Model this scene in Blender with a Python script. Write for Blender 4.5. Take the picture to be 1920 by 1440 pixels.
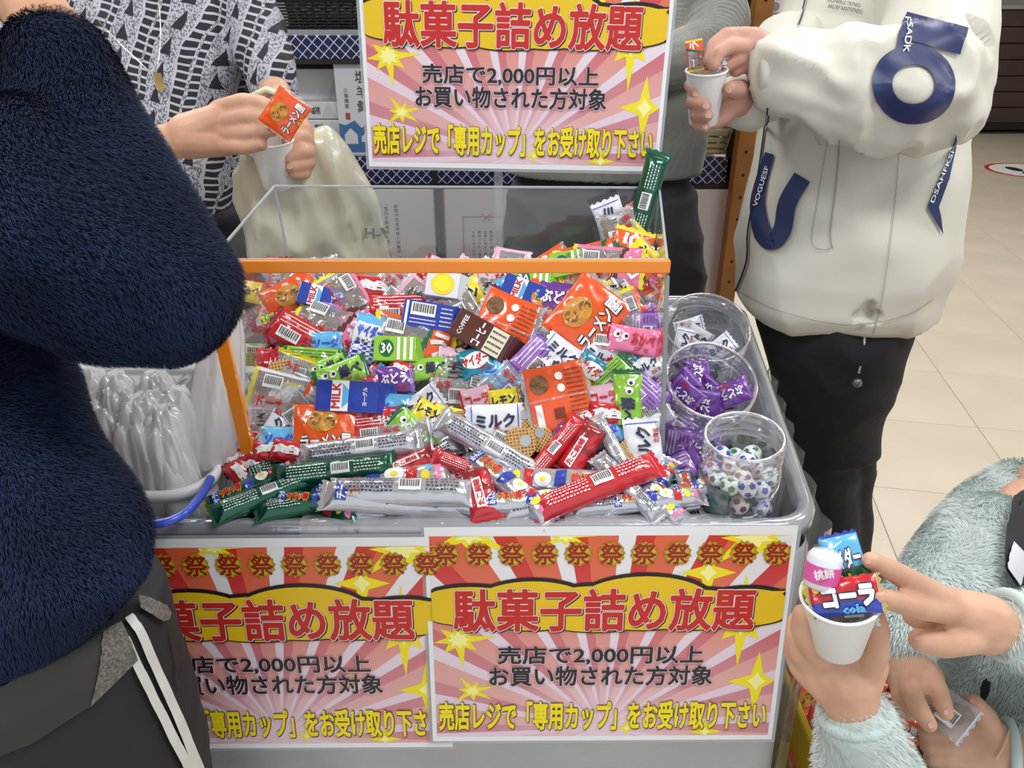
import bpy, bmesh, math, random
import numpy as np
from mathutils import Vector, Matrix, noise
from mathutils.bvhtree import BVHTree
random.seed(7)
rng = np.random.default_rng(7)
PI = math.pi
for o in list(bpy.data.objects): bpy.data.objects.remove(o)
SC = bpy.context.scene
COL = SC.collection

# ------------------------------------------------------------------ camera
TH = math.radians(26.4); F = 1450.0; CH = 1.32
cd = bpy.data.cameras.new('camera'); cam = bpy.data.objects.new('camera', cd); COL.objects.link(cam)
cam.location = (0, 0, CH); cam.rotation_euler = (PI/2 - TH, 0, 0)
cd.sensor_width = 36; cd.lens = F/1920*36; cd.clip_start = .02; cd.clip_end = 60
SC.camera = cam
# ------------------------------------------------------------------ world, lamps, exposure
wd = bpy.data.worlds.new('world'); SC.world = wd; wd.use_nodes = True
wd.node_tree.nodes['Background'].inputs[0].default_value = (.93, .96, 1, 1)
wd.node_tree.nodes['Background'].inputs[1].default_value = .82
SC.view_settings.view_transform = 'Standard'; SC.view_settings.look = 'None'
SC.view_settings.gamma = 1; SC.view_settings.use_curve_mapping = False
SC.view_settings.exposure = 0.16
LAMPS = [(-1.3, .3), (1.1, .3), (-1.3, 2.2), (1.1, 2.2), (-.1, 4.6), (2.6, 4.6), (3.0, 1.4), (3.0, 8.0)]
for (lx, ly) in LAMPS:
    ld = bpy.data.lights.new('ceiling_lamp', 'AREA'); ld.shape = 'RECTANGLE'; ld.size = 1.2; ld.size_y = .28
    ld.energy = 23.5; ld.color = (.97, .985, 1)
    lo = bpy.data.objects.new('ceiling_lamp', ld); COL.objects.link(lo); lo.location = (lx, ly, 2.70)

# ------------------------------------------------------------------ helpers
RGT = Vector((1, 0, 0)); UPC = Vector((0, math.sin(TH), math.cos(TH))); FWD = Vector((0, math.cos(TH), -math.sin(TH)))
CAMP = Vector((0, 0, CH))
def ray(px, py): return (FWD + RGT*((px-960)/F) + UPC*((720-py)/F))
def W(px, py, zc): return CAMP + ray(px, py)*zc
def onY(px, py, y): r = ray(px, py); return CAMP + r*(y/r.y)
def onZ(px, py, z): r = ray(px, py); return CAMP + r*((z-CH)/r.z)
def lin(h):
    if isinstance(h, str):
        h = h.lstrip('#'); c = [int(h[i:i+2], 16)/255 for i in (0, 2, 4)]
        return tuple((x/12.92 if x <= .04045 else ((x+.055)/1.055)**2.4) for x in c) + (1,)
    return tuple(h)[:3] + (1,)
MATS = {}
def mat(name, col='#888888', rough=.5, metal=0, spec=.5, coat=0, alpha=1, bump=0, bscale=60, var=0, vscale=20, sheen=0, sss=0, col2=None, stretch=None, trans=0):
    if name in MATS: return MATS[name]
    m = bpy.data.materials.new(name); m.use_nodes = True; nt = m.node_tree; b = nt.nodes['Principled BSDF']
    b.inputs['Base Color'].default_value = lin(col); b.inputs['Roughness'].default_value = rough
    b.inputs['Metallic'].default_value = metal; b.inputs['Specular IOR Level'].default_value = spec
    b.inputs['Coat Weight'].default_value = coat; b.inputs['Coat Roughness'].default_value = .08
    b.inputs['Alpha'].default_value = alpha
    if sheen: b.inputs['Sheen Weight'].default_value = sheen; b.inputs['Sheen Roughness'].default_value = .5
    if sss: b.inputs['Subsurface Weight'].default_value = sss; b.inputs['Subsurface Radius'].default_value = (.012, .004, .002); b.inputs['Subsurface Scale'].default_value = 1
    if trans: b.inputs['Transmission Weight'].default_value = trans
    if bump or var or col2:
        tc = nt.nodes.new('ShaderNodeTexCoord'); src = tc.outputs['Object']
        if stretch:
            mp = nt.nodes.new('ShaderNodeMapping'); mp.inputs['Scale'].default_value = stretch
            nt.links.new(src, mp.inputs[0]); src = mp.outputs[0]
    if bump:
        n = nt.nodes.new('ShaderNodeTexNoise'); n.inputs['Scale'].default_value = bscale; n.inputs['Detail'].default_value = 4
        nt.links.new(src, n.inputs['Vector'])
        bp = nt.nodes.new('ShaderNodeBump'); bp.inputs['Strength'].default_value = bump; bp.inputs['Distance'].default_value = .01
        nt.links.new(n.outputs['Fac'], bp.inputs['Height']); nt.links.new(bp.outputs[0], b.inputs['Normal'])
    if var or col2:
        n = nt.nodes.new('ShaderNodeTexNoise'); n.inputs['Scale'].default_value = vscale; n.inputs['Detail'].default_value = 5
        nt.links.new(src, n.inputs['Vector'])
        r = nt.nodes.new('ShaderNodeValToRGB'); c = lin(col)
        if col2: a_, b_ = lin(col), lin(col2)
        else: a_ = tuple(x*(1-var) for x in c[:3])+(1,); b_ = tuple(min(1, x*(1+var)) for x in c[:3])+(1,)
        r.color_ramp.elements[0].color = a_; r.color_ramp.elements[1].color = b_
        r.color_ramp.elements[0].position = .35; r.color_ramp.elements[1].position = .65
        nt.links.new(n.outputs['Fac'], r.inputs[0]); nt.links.new(r.outputs[0], b.inputs['Base Color'])
    MATS[name] = m; return m
def film(name, tint='#ffffff', clear=.8, rough=.12, bump=0, bscale=40, refl=.045, power=4.5, stretch=None, glow=False):
    """thin clear plastic: part transparent, part glossy reflection, a little body"""
    if name in MATS: return MATS[name]
    m = bpy.data.materials.new(name); m.use_nodes = True; nt = m.node_tree
    for n in list(nt.nodes): nt.nodes.remove(n)
    out = nt.nodes.new('ShaderNodeOutputMaterial'); tr = nt.nodes.new('ShaderNodeBsdfTransparent')
    gl = nt.nodes.new('ShaderNodeBsdfGlossy'); df = nt.nodes.new('ShaderNodeBsdfDiffuse')
    m1 = nt.nodes.new('ShaderNodeMixShader'); m2 = nt.nodes.new('ShaderNodeMixShader'); lw = nt.nodes.new('ShaderNodeLayerWeight'); pw = nt.nodes.new('ShaderNodeMath'); pw.operation = 'POWER'; pw.inputs[1].default_value = power
    fr = nt.nodes.new('ShaderNodeMath'); fr.operation = 'MULTIPLY_ADD'; fr.inputs[1].default_value = .9; fr.inputs[2].default_value = refl; nt.links.new(lw.outputs['Facing'], pw.inputs[0]); nt.links.new(pw.outputs[0], fr.inputs[0]); tr.inputs[0].default_value = lin(tint); df.inputs[0].default_value = lin(tint)
    gl.inputs['Roughness'].default_value = rough; m1.inputs[0].default_value = 1-clear
    body = df.outputs[0]
    if glow:                              # milky film also lets light soak through
        tl = nt.nodes.new('ShaderNodeBsdfTranslucent'); tl.inputs[0].default_value = lin(tint); m0 = nt.nodes.new('ShaderNodeMixShader'); m0.inputs[0].default_value = .5
        nt.links.new(df.outputs[0], m0.inputs[1]); nt.links.new(tl.outputs[0], m0.inputs[2]); body = m0.outputs[0]
    nt.links.new(tr.outputs[0], m1.inputs[1]); nt.links.new(body, m1.inputs[2])
    nt.links.new(fr.outputs[0], m2.inputs[0]); nt.links.new(m1.outputs[0], m2.inputs[1]); nt.links.new(gl.outputs[0], m2.inputs[2])
    nt.links.new(m2.outputs[0], out.inputs[0])
    if bump:
        tc = nt.nodes.new('ShaderNodeTexCoord'); n = nt.nodes.new('ShaderNodeTexNoise'); n.inputs['Scale'].default_value = bscale
        bp = nt.nodes.new('ShaderNodeBump'); bp.inputs['Strength'].default_value = bump; bp.inputs['Distance'].default_value = .01
        src = tc.outputs['Object']
        if stretch:
            mp = nt.nodes.new('ShaderNodeMapping'); mp.inputs['Scale'].default_value = stretch; nt.links.new(src, mp.inputs[0]); src = mp.outputs[0]
        nt.links.new(src, n.inputs['Vector']); nt.links.new(n.outputs[0], bp.inputs['Height'])
        nt.links.new(bp.outputs[0], gl.inputs['Normal']); nt.links.new(bp.outputs[0], df.inputs['Normal']); nt.links.new(bp.outputs[0], lw.inputs['Normal'])
    MATS[name] = m; return m

def mesh_of(name, verts, faces, mats, smooth=False, mi=None):
    me = bpy.data.meshes.new(name)
    me.from_pydata([tuple(v) for v in verts], [], [tuple(f) for f in faces])
    for m in (mats if isinstance(mats, (list, tuple)) else [mats]): me.materials.append(m)
    if mi is not None: me.polygons.foreach_set('material_index', np.array(mi, dtype=np.int32))
    if smooth: me.polygons.foreach_set('use_smooth', np.ones(len(me.polygons), dtype=bool))
    me.update(); return me
def link(name, me, parent=None, loc=None, rot=None, mtx=None):
    o = bpy.data.objects.new(name, me); COL.objects.link(o)
    if parent: o.parent = parent
    if mtx is not None: o.matrix_local = mtx
    if loc is not None: o.location = loc
    if rot is not None: o.rotation_euler = rot
    return o
def tag(o, label=None, cat=None, group=None, kind=None):
    if label: o['label'] = label
    if cat: o['category'] = cat
    if group: o['group'] = group
    if kind: o['kind'] = kind
    return o
def empty(name, loc, label=None, cat=None, group=None, rot=None):
    o = bpy.data.objects.new(name, None); COL.objects.link(o); o.location = loc; o.empty_display_size = .02
    if rot is not None: o.rotation_euler = rot
    return tag(o, label, cat, group)
def rel(o, parent):
    """parent keeping world placement (parents here carry location/rotation only)"""
    M = parent.matrix_basis if parent.parent is None else parent.parent.matrix_basis @ parent.matrix_basis
    o.parent = parent; o.matrix_local = M.inverted() @ o.matrix_basis; return o

class MB:
    def __init__(s): s.v = []; s.f = []; s.m = []
    def add(s, v, f, mi=0):
        n = len(s.v); s.v += [tuple(x) for x in v]; s.f += [tuple(i+n for i in q) for q in f]; s.m += [mi]*len(f); return s
    def box(s, a, b, mi=0, M=None, bev=0):
        x0, y0, z0 = a; x1, y1, z1 = b
        if bev:
            d = bev; vs = []; 
            bm = bmesh.new(); bmesh.ops.create_cube(bm, size=1)
            for q in bm.verts: q.co = Vector(((x0+x1)/2+q.co.x*(x1-x0), (y0+y1)/2+q.co.y*(y1-y0), (z0+z1)/2+q.co.z*(z1-z0)))
            bmesh.ops.bevel(bm, geom=bm.edges[:], offset=d, segments=2, affect='EDGES', profile=.5)
            bm.verts.index_update(); v = [q.co.copy() for q in bm.verts]; f = [[w.index for w in g.verts] for g in bm.faces]; bm.free()
        else:
            v = [Vector(p) for p in ((x0,y0,z0),(x1,y0,z0),(x1,y1,z0),(x0,y1,z0),(x0,y0,z1),(x1,y0,z1),(x1,y1,z1),(x0,y1,z1))]
            f = [(0,3,2,1),(4,5,6,7),(0,1,5,4),(1,2,6,5),(2,3,7,6),(3,0,4,7)]
        if M is not None: v = [M @ p for p in v]
        return s.add(v, f, mi)
    def tube(s, pts, r, n=8, mi=0, closed=False, cap=True):
        pts = [Vector(p) for p in pts]; N = len(pts); rr = r if isinstance(r, (list, tuple)) else [r]*N
        up = Vector((0, 0, 1)); base = len(s.v); V = []; prev = None
        for i, p in enumerate(pts):
            t = (pts[(i+1) % N]-pts[i-1]) if closed else (pts[min(i+1, N-1)]-pts[max(i-1, 0)])
            t.normalize()
            if prev is None:
                a = t.cross(up); a = a if a.length > .05 else t.cross(Vector((1, 0, 0)))
            else: a = prev - t*prev.dot(t)
            a.normalize(); prev = a; b = t.cross(a)
            V += [p + (a*math.cos(2*PI*k/n) + b*math.sin(2*PI*k/n))*rr[i] for k in range(n)]
        Fc = []
        for i in range(N if closed else N-1):
            j = (i+1) % N
            Fc += [(i*n+k, i*n+(k+1) % n, j*n+(k+1) % n, j*n+k) for k in range(n)]
        if not closed and cap: Fc += [tuple(range(n))[::-1], tuple((N-1)*n+k for k in range(n))]
        return s.add(V, Fc, mi)
    def lathe(s, prof, n=32, mi=0, M=None):
        V = []; Fc = []
        for (r, z) in prof: V += [Vector((r*math.cos(2*PI*k/n), r*math.sin(2*PI*k/n), z)) for k in range(n)]
        for i in range(len(prof)-1): Fc += [(i*n+k, i*n+(k+1) % n, (i+1)*n+(k+1) % n, (i+1)*n+k) for k in range(n)]
        if M is not None: V = [M @ p for p in V]
        return s.add(V, Fc, mi)
    def build(s, name, mats, parent=None, smooth=False, **k):
        return link(name, mesh_of(name, s.v, s.f, mats, smooth, s.m), parent, **k)
def axis_mtx(p0, p1, up=Vector((0, 0, 1))):
    z = (p1-p0).normalized(); x = up.cross(z)
    if x.length < .05: x = Vector((1, 0, 0)).cross(z)
    x.normalize(); y = z.cross(x)
    return Matrix((x, y, z)).transposed().to_4x4()
def frame(o, x, y):
    """matrix with origin o, local x along x, local y near y"""
    x = Vector(x).normalized(); z = x.cross(Vector(y)).normalized(); y = z.cross(x)
    M = Matrix((x, y, z)).transposed().to_4x4(); M.translation = o; return M

# ---------------- lettering: text turned to mesh once, cached, unit-boxed
_TXT = {}; _LEV = {}
def text_raw(s, bold=0.0, spacing=1.0, line=1.0, res=3, align='LEFT'):
    key = (s, round(bold, 4), spacing, line, res)
    if key in _TXT: return _TXT[key]
    cu = bpy.data.curves.new('lettering', 'FONT'); cu.body = s; cu.resolution_u = res
    cu.space_character = spacing; cu.space_line = line; cu.align_x = align
    o = bpy.data.objects.new('lettering_tmp', cu); COL.objects.link(o)
    dg = bpy.context.evaluated_depsgraph_get(); me = bpy.data.meshes.new_from_object(o.evaluated_get(dg))
    v = np.zeros(len(me.vertices)*3); me.vertices.foreach_get('co', v); v = v.reshape(-1, 3)[:, :2].copy()
    f = [tuple(p.vertices) for p in me.polygons]
    bpy.data.objects.remove(o); bpy.data.curves.remove(cu); bpy.data.meshes.remove(me)
    if bold > 0:                      # thicken with round-ended strokes along the outline
        cnt = {}
        for q in f:
            for a, b in zip(q, q[1:]+q[:1]): cnt[(min(a, b), max(a, b))] = cnt.get((min(a, b), max(a, b)), 0)+1
        n0 = len(v); V = list(map(tuple, v)); used = set(); r = bold/2*1.1
        for (a, b), c in cnt.items():
            if c != 1: continue
            pa, pb = v[a], v[b]; d = pb-pa; L = np.hypot(*d)
            if L > 1e-7:
                nx, ny = -d[1]/L*r, d[0]/L*r; k = len(V)
                V += [(pa[0]+nx, pa[1]+ny), (pa[0]-nx, pa[1]-ny), (pb[0]-nx, pb[1]-ny), (pb[0]+nx, pb[1]+ny)]; f.append((k, k+1, k+2, k+3))
            used.add(a); used.add(b)
        for a in used:
            k = len(V); V += [(v[a][0]+r*math.cos(PI/4*i), v[a][1]+r*math.sin(PI/4*i)) for i in range(8)]; f.append(tuple(range(k, k+8)))
        v = np.array(V)
        lv = np.zeros(len(V)); j = 0
        for q in f:
            if q[0] >= n0: lv[list(q)] = -(1+j % 19); j += 1
        _LEV[key] = lv
    _TXT[key] = (v, f); return v, f
def text_fit(s, x0, y0, x1, y1, bold=0.0, ref=None, **k):
    """vertices of s scaled so that its un-thickened box fills x0..x1, y0..y1"""
    r, _ = text_raw(s, 0.0, **k); lo = r.min(0); hi = r.max(0)
    v, f = text_raw(s, bold, **k)
    q = (v-lo)/(hi-lo)
    global LAST_LEVEL
    LAST_LEVEL = _LEV.get((s, round(bold, 4), k.get('spacing', 1.0), k.get('line', 1.0), k.get('res', 3)), np.zeros(len(v)))
    return np.stack([x0+q[:, 0]*(x1-x0), y0+q[:, 1]*(y1-y0)], 1), f
def flat_text(name, s, x0, y0, x1, y1, z, m, parent, bold=0, dx=0, dy=0, **k):
    v, f = text_fit(s, x0, y0, x1, y1, bold, **k)
    return link(name, mesh_of(name, [(a+dx, b+dy, z+.0000045*l_) for (a, b), l_ in zip(v, LAST_LEVEL)], f, m), parent)
def flat_poly(pts, z): return [(x, y, z) for x, y in pts], [tuple(range(len(pts)))]

# ---------------- soft bodies: overlapping solids fused by a voxel remesh
def capsule(p0, r0, p1, r1, n=14, rings=4):
    p0 = Vector(p0); p1 = Vector(p1); d = (p1-p0); L = d.length
    if L < 1e-6: d = Vector((0, 0, 1)); L = 1e-6
    M = axis_mtx(p0, p0+d); V = []; R = []
    for i in range(rings+1):
        a = -PI/2 + (PI/2)*i/rings; R.append((max(r0*math.cos(a), 1e-5), r0*math.sin(a)))
    for i in range(rings+1):
        a = (PI/2)*i/rings; R.append((max(r1*math.cos(a), 1e-5), L + r1*math.sin(a)))
    for r, z in R: V += [p0 + M @ Vector((r*math.cos(2*PI*k/n), r*math.sin(2*PI*k/n), z)) for k in range(n)]
    Fc = [tuple(range(n))[::-1]]
    for i in range(len(R)-1): Fc += [(i*n+k, i*n+(k+1) % n, (i+1)*n+(k+1) % n, (i+1)*n+k) for k in range(n)]
    Fc.append(tuple((len(R)-1)*n+k for k in range(n)))
    return V, Fc
def chain(mb, pts, k=1.0):
    """pts: (px, py, zc, r) in picture pixels, metres of depth and radius"""
    P = [(W(a, b, c), r*k) for a, b, c, r in pts]
    if len(P) == 1: mb.add(*capsule(P[0][0], P[0][1], P[0][0], P[0][1]))
    for (p, r), (q, s) in zip(P, P[1:]): mb.add(*capsule(p, r, q, s))
def chain3(mb, pts):
    for (p, r), (q, s) in zip(pts, pts[1:]): mb.add(*capsule(p, r, q, s))
def ellipsoid(mb, c, rx, ry, rz, M=None, n=20):
    V = []; Fc = []
    for i in range(n//2+1):
        a = -PI/2 + PI*i/(n//2); r = max(math.cos(a), 1e-4)
        V += [Vector((rx*r*math.cos(2*PI*k/n), ry*r*math.sin(2*PI*k/n), rz*math.sin(a))) for k in range(n)]
    for i in range(n//2): Fc += [(i*n+k, i*n+(k+1) % n, (i+1)*n+(k+1) % n, (i+1)*n+k) for k in range(n)]
    Fc = [tuple(range(n))[::-1]] + Fc + [tuple((n//2)*n+k for k in range(n))]
    if M is not None: V = [M.to_3x3() @ v for v in V]
    mb.add([v+Vector(c) for v in V], Fc)
def loft(mb, secs, n=40, p=2.3, yaw=0):
    """secs: (py, xl, xr, zc, depth_radius) stacked horizontal super-ellipse sections"""
    V = []
    for py, xl, xr, zc, ry in secs:
        c = W((xl+xr)/2, py, zc); rx = (xr-xl)/2*zc/F
        for k in range(n):
            a = 2*PI*k/n; ca, sa = math.cos(a), math.sin(a)
            x = rx*math.copysign(abs(ca)**(2/p), ca); y = ry*math.copysign(abs(sa)**(2/p), sa)
            V.append(c + Vector((x*math.cos(yaw)-y*math.sin(yaw), x*math.sin(yaw)+y*math.cos(yaw), 0)))
    N = len(secs); Fc = []
    for i in range(N-1): Fc += [(i*n+k, (i+1)*n+k, (i+1)*n+(k+1) % n, i*n+(k+1) % n) for k in range(n)]
    Fc += [tuple(range(n)), tuple((N-1)*n+k for k in range(n))[::-1]]
    mb.add(V, Fc)
def fuse(name, mb, vox, sm, m, parent, disp=None, final=0):
    me0 = bpy.data.meshes.new(name+'_raw'); me0.from_pydata(mb.v, [], mb.f)
    bm = bmesh.new(); bm.from_mesh(me0); bmesh.ops.recalc_face_normals(bm, faces=bm.faces[:]); bm.to_mesh(me0); bm.free()
    o = bpy.data.objects.new(name+'_raw', me0); COL.objects.link(o)
    r = o.modifiers.new('r', 'REMESH'); r.mode = 'VOXEL'; r.voxel_size = vox; r.use_smooth_shade = True
    if sm: s = o.modifiers.new('s', 'SMOOTH'); s.factor = .5; s.iterations = sm
    dg = bpy.context.evaluated_depsgraph_get(); me = bpy.data.meshes.new_from_object(o.evaluated_get(dg))
    bpy.data.objects.remove(o); bpy.data.meshes.remove(me0)
    N = len(me.vertices)
    if disp is not None:
        co = np.zeros(N*3); me.vertices.foreach_get('co', co); no = np.zeros(N*3); me.vertices.foreach_get('normal', no)
        co = co.reshape(-1, 3); no = no.reshape(-1, 3)
        d = np.array([disp(Vector(c), Vector(q)) for c, q in zip(co, no)])
        me.vertices.foreach_set('co', (co + no*d[:, None]).ravel())
    me.materials.clear(); me.materials.append(m)
    me.polygons.foreach_set('use_smooth', np.ones(len(me.polygons), dtype=bool)); me.update(); me.name = name
    return rel(link(name, me), parent) if parent else link(name, me)
def wmat(o):
    M = o.matrix_local.copy(); p = o.parent
    while p: M = p.matrix_local @ M; p = p.parent
    return M
def bvh(objs):
    V = []; Fc = []
    for o in objs:
        M = wmat(o); n = len(V); V += [M @ v.co for v in o.data.vertices]; Fc += [tuple(i+n for i in p.vertices) for p in o.data.polygons]
    return BVHTree.FromPolygons(V, Fc)
def drape(name, v2, f2, tree, m, parent, off=.0015, cut=9, thick=0):
    """lay a flat outline (picture pixels) onto a cloth surface"""
    bm = bmesh.new(); vs = [bm.verts.new((x, y, 0)) for x, y in v2]
    for f in f2:
        try: bm.faces.new([vs[i] for i in f])
        except ValueError: pass
    bmesh.ops.triangulate(bm, faces=bm.faces[:])
    for _ in range(7):
        e = [q for q in bm.edges if q.calc_length() > cut]
        if not e: break
        bmesh.ops.subdivide_edges(bm, edges=e, cuts=1); bmesh.ops.triangulate(bm, faces=[f for f in bm.faces if len(f.verts) > 3])
    bad = []
    for q in bm.verts:
        d = ray(q.co.x, q.co.y).normalized(); h, nn, i, t = tree.ray_cast(CAMP, d)
        if h is None: bad.append(q); continue
        if nn.dot(d) > 0: nn = -nn
        q.co = h + nn*off - d*off
    if bad: bmesh.ops.delete(bm, geom=bad, context='VERTS')
    me = bpy.data.meshes.new(name); bm.to_mesh(me); bm.free(); me.materials.append(m)
    for p in me.polygons: p.use_smooth = True
    o = link(name, me); return rel(o, parent)
def strip2(pts, w, closed=False):
    """flat ribbon outline around a 2-D polyline"""
    P = [Vector((a, b)) for a, b in pts]; N = len(P); V = []; ww = w if isinstance(w, (list, tuple)) else [w]*N
    for i in range(N):
        t = (P[(i+1) % N]-P[i-1]) if closed else (P[min(i+1, N-1)]-P[max(i-1, 0)]); t.normalize(); n = Vector((-t.y, t.x))
        V += [P[i]+n*ww[i]/2, P[i]-n*ww[i]/2]
    Fc = [(2*i, 2*i+1, 2*((i+1) % N)+1, 2*((i+1) % N)) for i in range(N if closed else N-1)]
    return [(p.x, p.y) for p in V], Fc
def spline(pts, n=6):
    out = []; P = [Vector(p) for p in pts]
    for i in range(len(P)-1):
        p0, p1, p2, p3 = P[max(i-1, 0)], P[i], P[i+1], P[min(i+2, len(P)-1)]
        for k in range(n):
            t = k/n; out.append(.5*((2*p1)+(p2-p0)*t+(2*p0-5*p1+4*p2-p3)*t*t+(3*p1-p0-3*p2+p3)*t**3))
    out.append(P[-1]); return out
def fur(name, src, count, length, width, comb, m, parent, mess=.5, seed=1, droop=.0):
    """short pile: one thin curved blade per tuft on the cloth under it"""
    r = np.random.default_rng(seed); me = src.data; me.calc_loop_triangles()
    nt_ = len(me.loop_triangles); tri = np.zeros(nt_*3, dtype=np.int64); me.loop_triangles.foreach_get('vertices', tri); tri = tri.reshape(-1, 3)
    co = np.zeros(len(me.vertices)*3); me.vertices.foreach_get('co', co); co = co.reshape(-1, 3)
    M = np.array(wmat(src)); co = co @ M[:3, :3].T + M[:3, 3]
    a, b, c = co[tri[:, 0]], co[tri[:, 1]], co[tri[:, 2]]; cr = np.cross(b-a, c-a); ar = np.linalg.norm(cr, axis=1)
    nr = cr/np.maximum(ar, 1e-12)[:, None]
    cen = (a+b+c)/3; view = np.array([0, 0, CH])-cen; view /= np.linalg.norm(view, axis=1)[:, None]
    wgt = ar*np.where((nr*view).sum(1) > -.35, 1.0, .12)
    idx = r.choice(nt_, count, p=wgt/wgt.sum()); u = r.random(count); v = r.random(count); s = u+v > 1; u[s] = 1-u[s]; v[s] = 1-v[s]
    p = a[idx]+(b-a)[idx]*u[:, None]+(c-a)[idx]*v[:, None]; n = nr[idx]
    cb = np.array(comb, dtype=float); cb = cb/np.linalg.norm(cb)
    ph = p*[38, 38, 30]; sw = np.stack([np.sin(ph[:, 1]+1.3*np.sin(ph[:, 2])), np.sin(ph[:, 2]*1.1+np.sin(ph[:, 0]*1.3)), np.sin(ph[:, 0]+2*np.cos(ph[:, 1]))], 1)
    t = cb[None]+sw*mess+r.normal(0, .22, (count, 3)); t -= n*(t*n).sum(1)[:, None]; t /= np.maximum(np.linalg.norm(t, axis=1), 1e-6)[:, None]
    L = length*(.6+.7*r.random(count))[:, None]; side = np.cross(t, n); side /= np.maximum(np.linalg.norm(side, axis=1), 1e-6)[:, None]
    wv = width*(.6+.8*r.random(count))[:, None]
    p0 = p-n*.0008; mid = p+n*L*.42+t*L*.30; tip = p+n*L*(.55-droop)+t*L*.85
    V = np.stack([p0-side*wv/2, p0+side*wv/2, mid+side*wv*.4, mid-side*wv*.4, tip], 1).reshape(-1, 3)
    k = np.arange(count)*5
    me2 = bpy.data.meshes.new(name); me2.vertices.add(count*5); me2.vertices.foreach_set('co', V.ravel())
    loops = np.stack([k, k+1, k+2, k+3, k+3, k+2, k+4], 1).ravel()
    me2.loops.add(count*7); me2.loops.foreach_set('vertex_index', loops.astype(np.int32))
    st = np.stack([np.arange(count)*7, np.arange(count)*7+4], 1).ravel().astype(np.int32)
    me2.polygons.add(count*2); me2.polygons.foreach_set('loop_start', st)
    me2.update(calc_edges=True); me2.materials.append(m)
    o = rel(link(name, me2), parent); o['kind'] = 'stuff'; return o
# ================================================================== the room
M_tile = mat('floor_vinyl', '#cdc0ac', .33, spec=.4, var=.05, vscale=3, bump=.02, bscale=30)
M_joint = mat('tile_joint', '#a3937c', .8)
M_wall = mat('wall_paint', '#d9d8d2', .8, bump=.05, bscale=80)
YAW = math.radians(-10.8)
flo = MB().box((-4, -1.5, -.06), (7, 11, -.0015)).build('floor', M_joint); tag(flo, kind='structure')
T = .449; tm = MB().box((-T/2+.0009, -T/2+.0009, -.0014), (T/2-.0009, T/2-.0009, .0012), bev=.0007)
tme = mesh_of('floor_tile', tm.v, tm.f, M_tile)
cand = []
for i in range(-20, 30):
    for j in range(-6, 30):
        p = Matrix.Rotation(YAW, 3, 'Z') @ Vector((i*T+.02, j*T+.11, 0))
        if -3.7 < p.x < 6.7 and -1.2 < p.y < 10.7:
            d = p-CAMP; zc = d.dot(FWD); x = 960+F*d.x/max(zc, .01); y = 720-F*d.dot(UPC)/max(zc, .01)
            inside = zc > .3 and 1380 < x < 2150 and 180 < y < 1600
            cand.append((0 if inside else 1, -1/max(zc, .01) if inside else abs(x-1700), p))
cand.sort(key=lambda t: (t[0], t[1])); rest = MB()
for k, (a, b, p) in enumerate(cand):
    if k < 230: link('floor_tile', tme, flo, loc=p, rot=(0, 0, YAW))
    else: rest.add([Matrix.Rotation(YAW, 3, 'Z') @ Vector(q) + p for q in tm.v], tm.f)
tag(rest.build('floor_tile', M_tile, flo), kind='stuff')
tag(MB().box((-4, 10.9, -.06), (7, 11.05, 2.86)).build('wall_back', M_wall), kind='structure')
tag(MB().box((-4.1, -1.5, -.06), (-4, 11, 2.86)).build('wall_left', M_wall), kind='structure')
tag(MB().box((7, -1.5, -.06), (7.1, 11, 2.86)).build('wall_right', M_wall), kind='structure')
tag(MB().box((-4.1, -1.5, 2.8), (7.1, 11.05, 2.9)).build('ceiling', M_wall), kind='structure')
M_lampglow = mat('lamp_glow', '#ffffff'); 
_b = M_lampglow.node_tree.nodes['Principled BSDF']; _b.inputs['Emission Color'].default_value = (1, 1, 1, 1); _b.inputs['Emission Strength'].default_value = 3
M_white = mat('white_enamel', '#eceeee', .4)
for (lx, ly) in LAMPS:
    e = empty('ceiling_light', (lx, ly, 2.8), 'long white fluorescent ceiling light above the shop floor', 'light', 'ceiling lights over the shop')
    MB().box((-.64, -.16, -.06), (.64, .16, 0), bev=.01).build('housing', M_white, e)
    MB().box((-.6, -.13, -.075), (.6, .13, -.058), bev=.005).build('diffuser', M_lampglow, e)
# floor sticker with footprints
fs = empty('floor_sticker', onZ(1932, 320, .0015), 'round white floor sticker with red rim and black footprints', 'sticker')
n = 48
disc = lambda r, z: ([(r*math.cos(2*PI*k/n), r*math.sin(2*PI*k/n), z) for k in range(n)], [tuple(range(n))])
MB().add(*disc(.35, .0004)).build('red_rim', mat('sticker_red', '#c8232b', .4), fs)
MB().add(*disc(.315, .0008)).build('white_disc', mat('sticker_white', '#f2f2f0', .4), fs)
M_black = mat('ink_black', '#17171b', .5)
for sx in (-1, 1):
    q = MB()
    for (cx, cy, rx, ry) in ((sx*.10, .07, .055, .105), (sx*.095, -.12, .04, .06)):
        q.add([(cx+rx*math.cos(2*PI*k/20), cy+ry*math.sin(2*PI*k/20), .0012) for k in range(20)], [tuple(range(20))])
    q.build('footprint', M_black, fs)
for k in range(22):
    a = 2*PI*k/22; 
    if -.2 < math.sin(a): continue
    MB().add([(.325*math.cos(a+d*.05)*s_, .325*math.sin(a+d*.05)*s_, .0012) for d, s_ in ((-1, 1), (1, 1), (1, .95), (-1, .95))], [(0, 1, 2, 3)]).build('lettering', mat('sticker_red', ''), fs)
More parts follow.
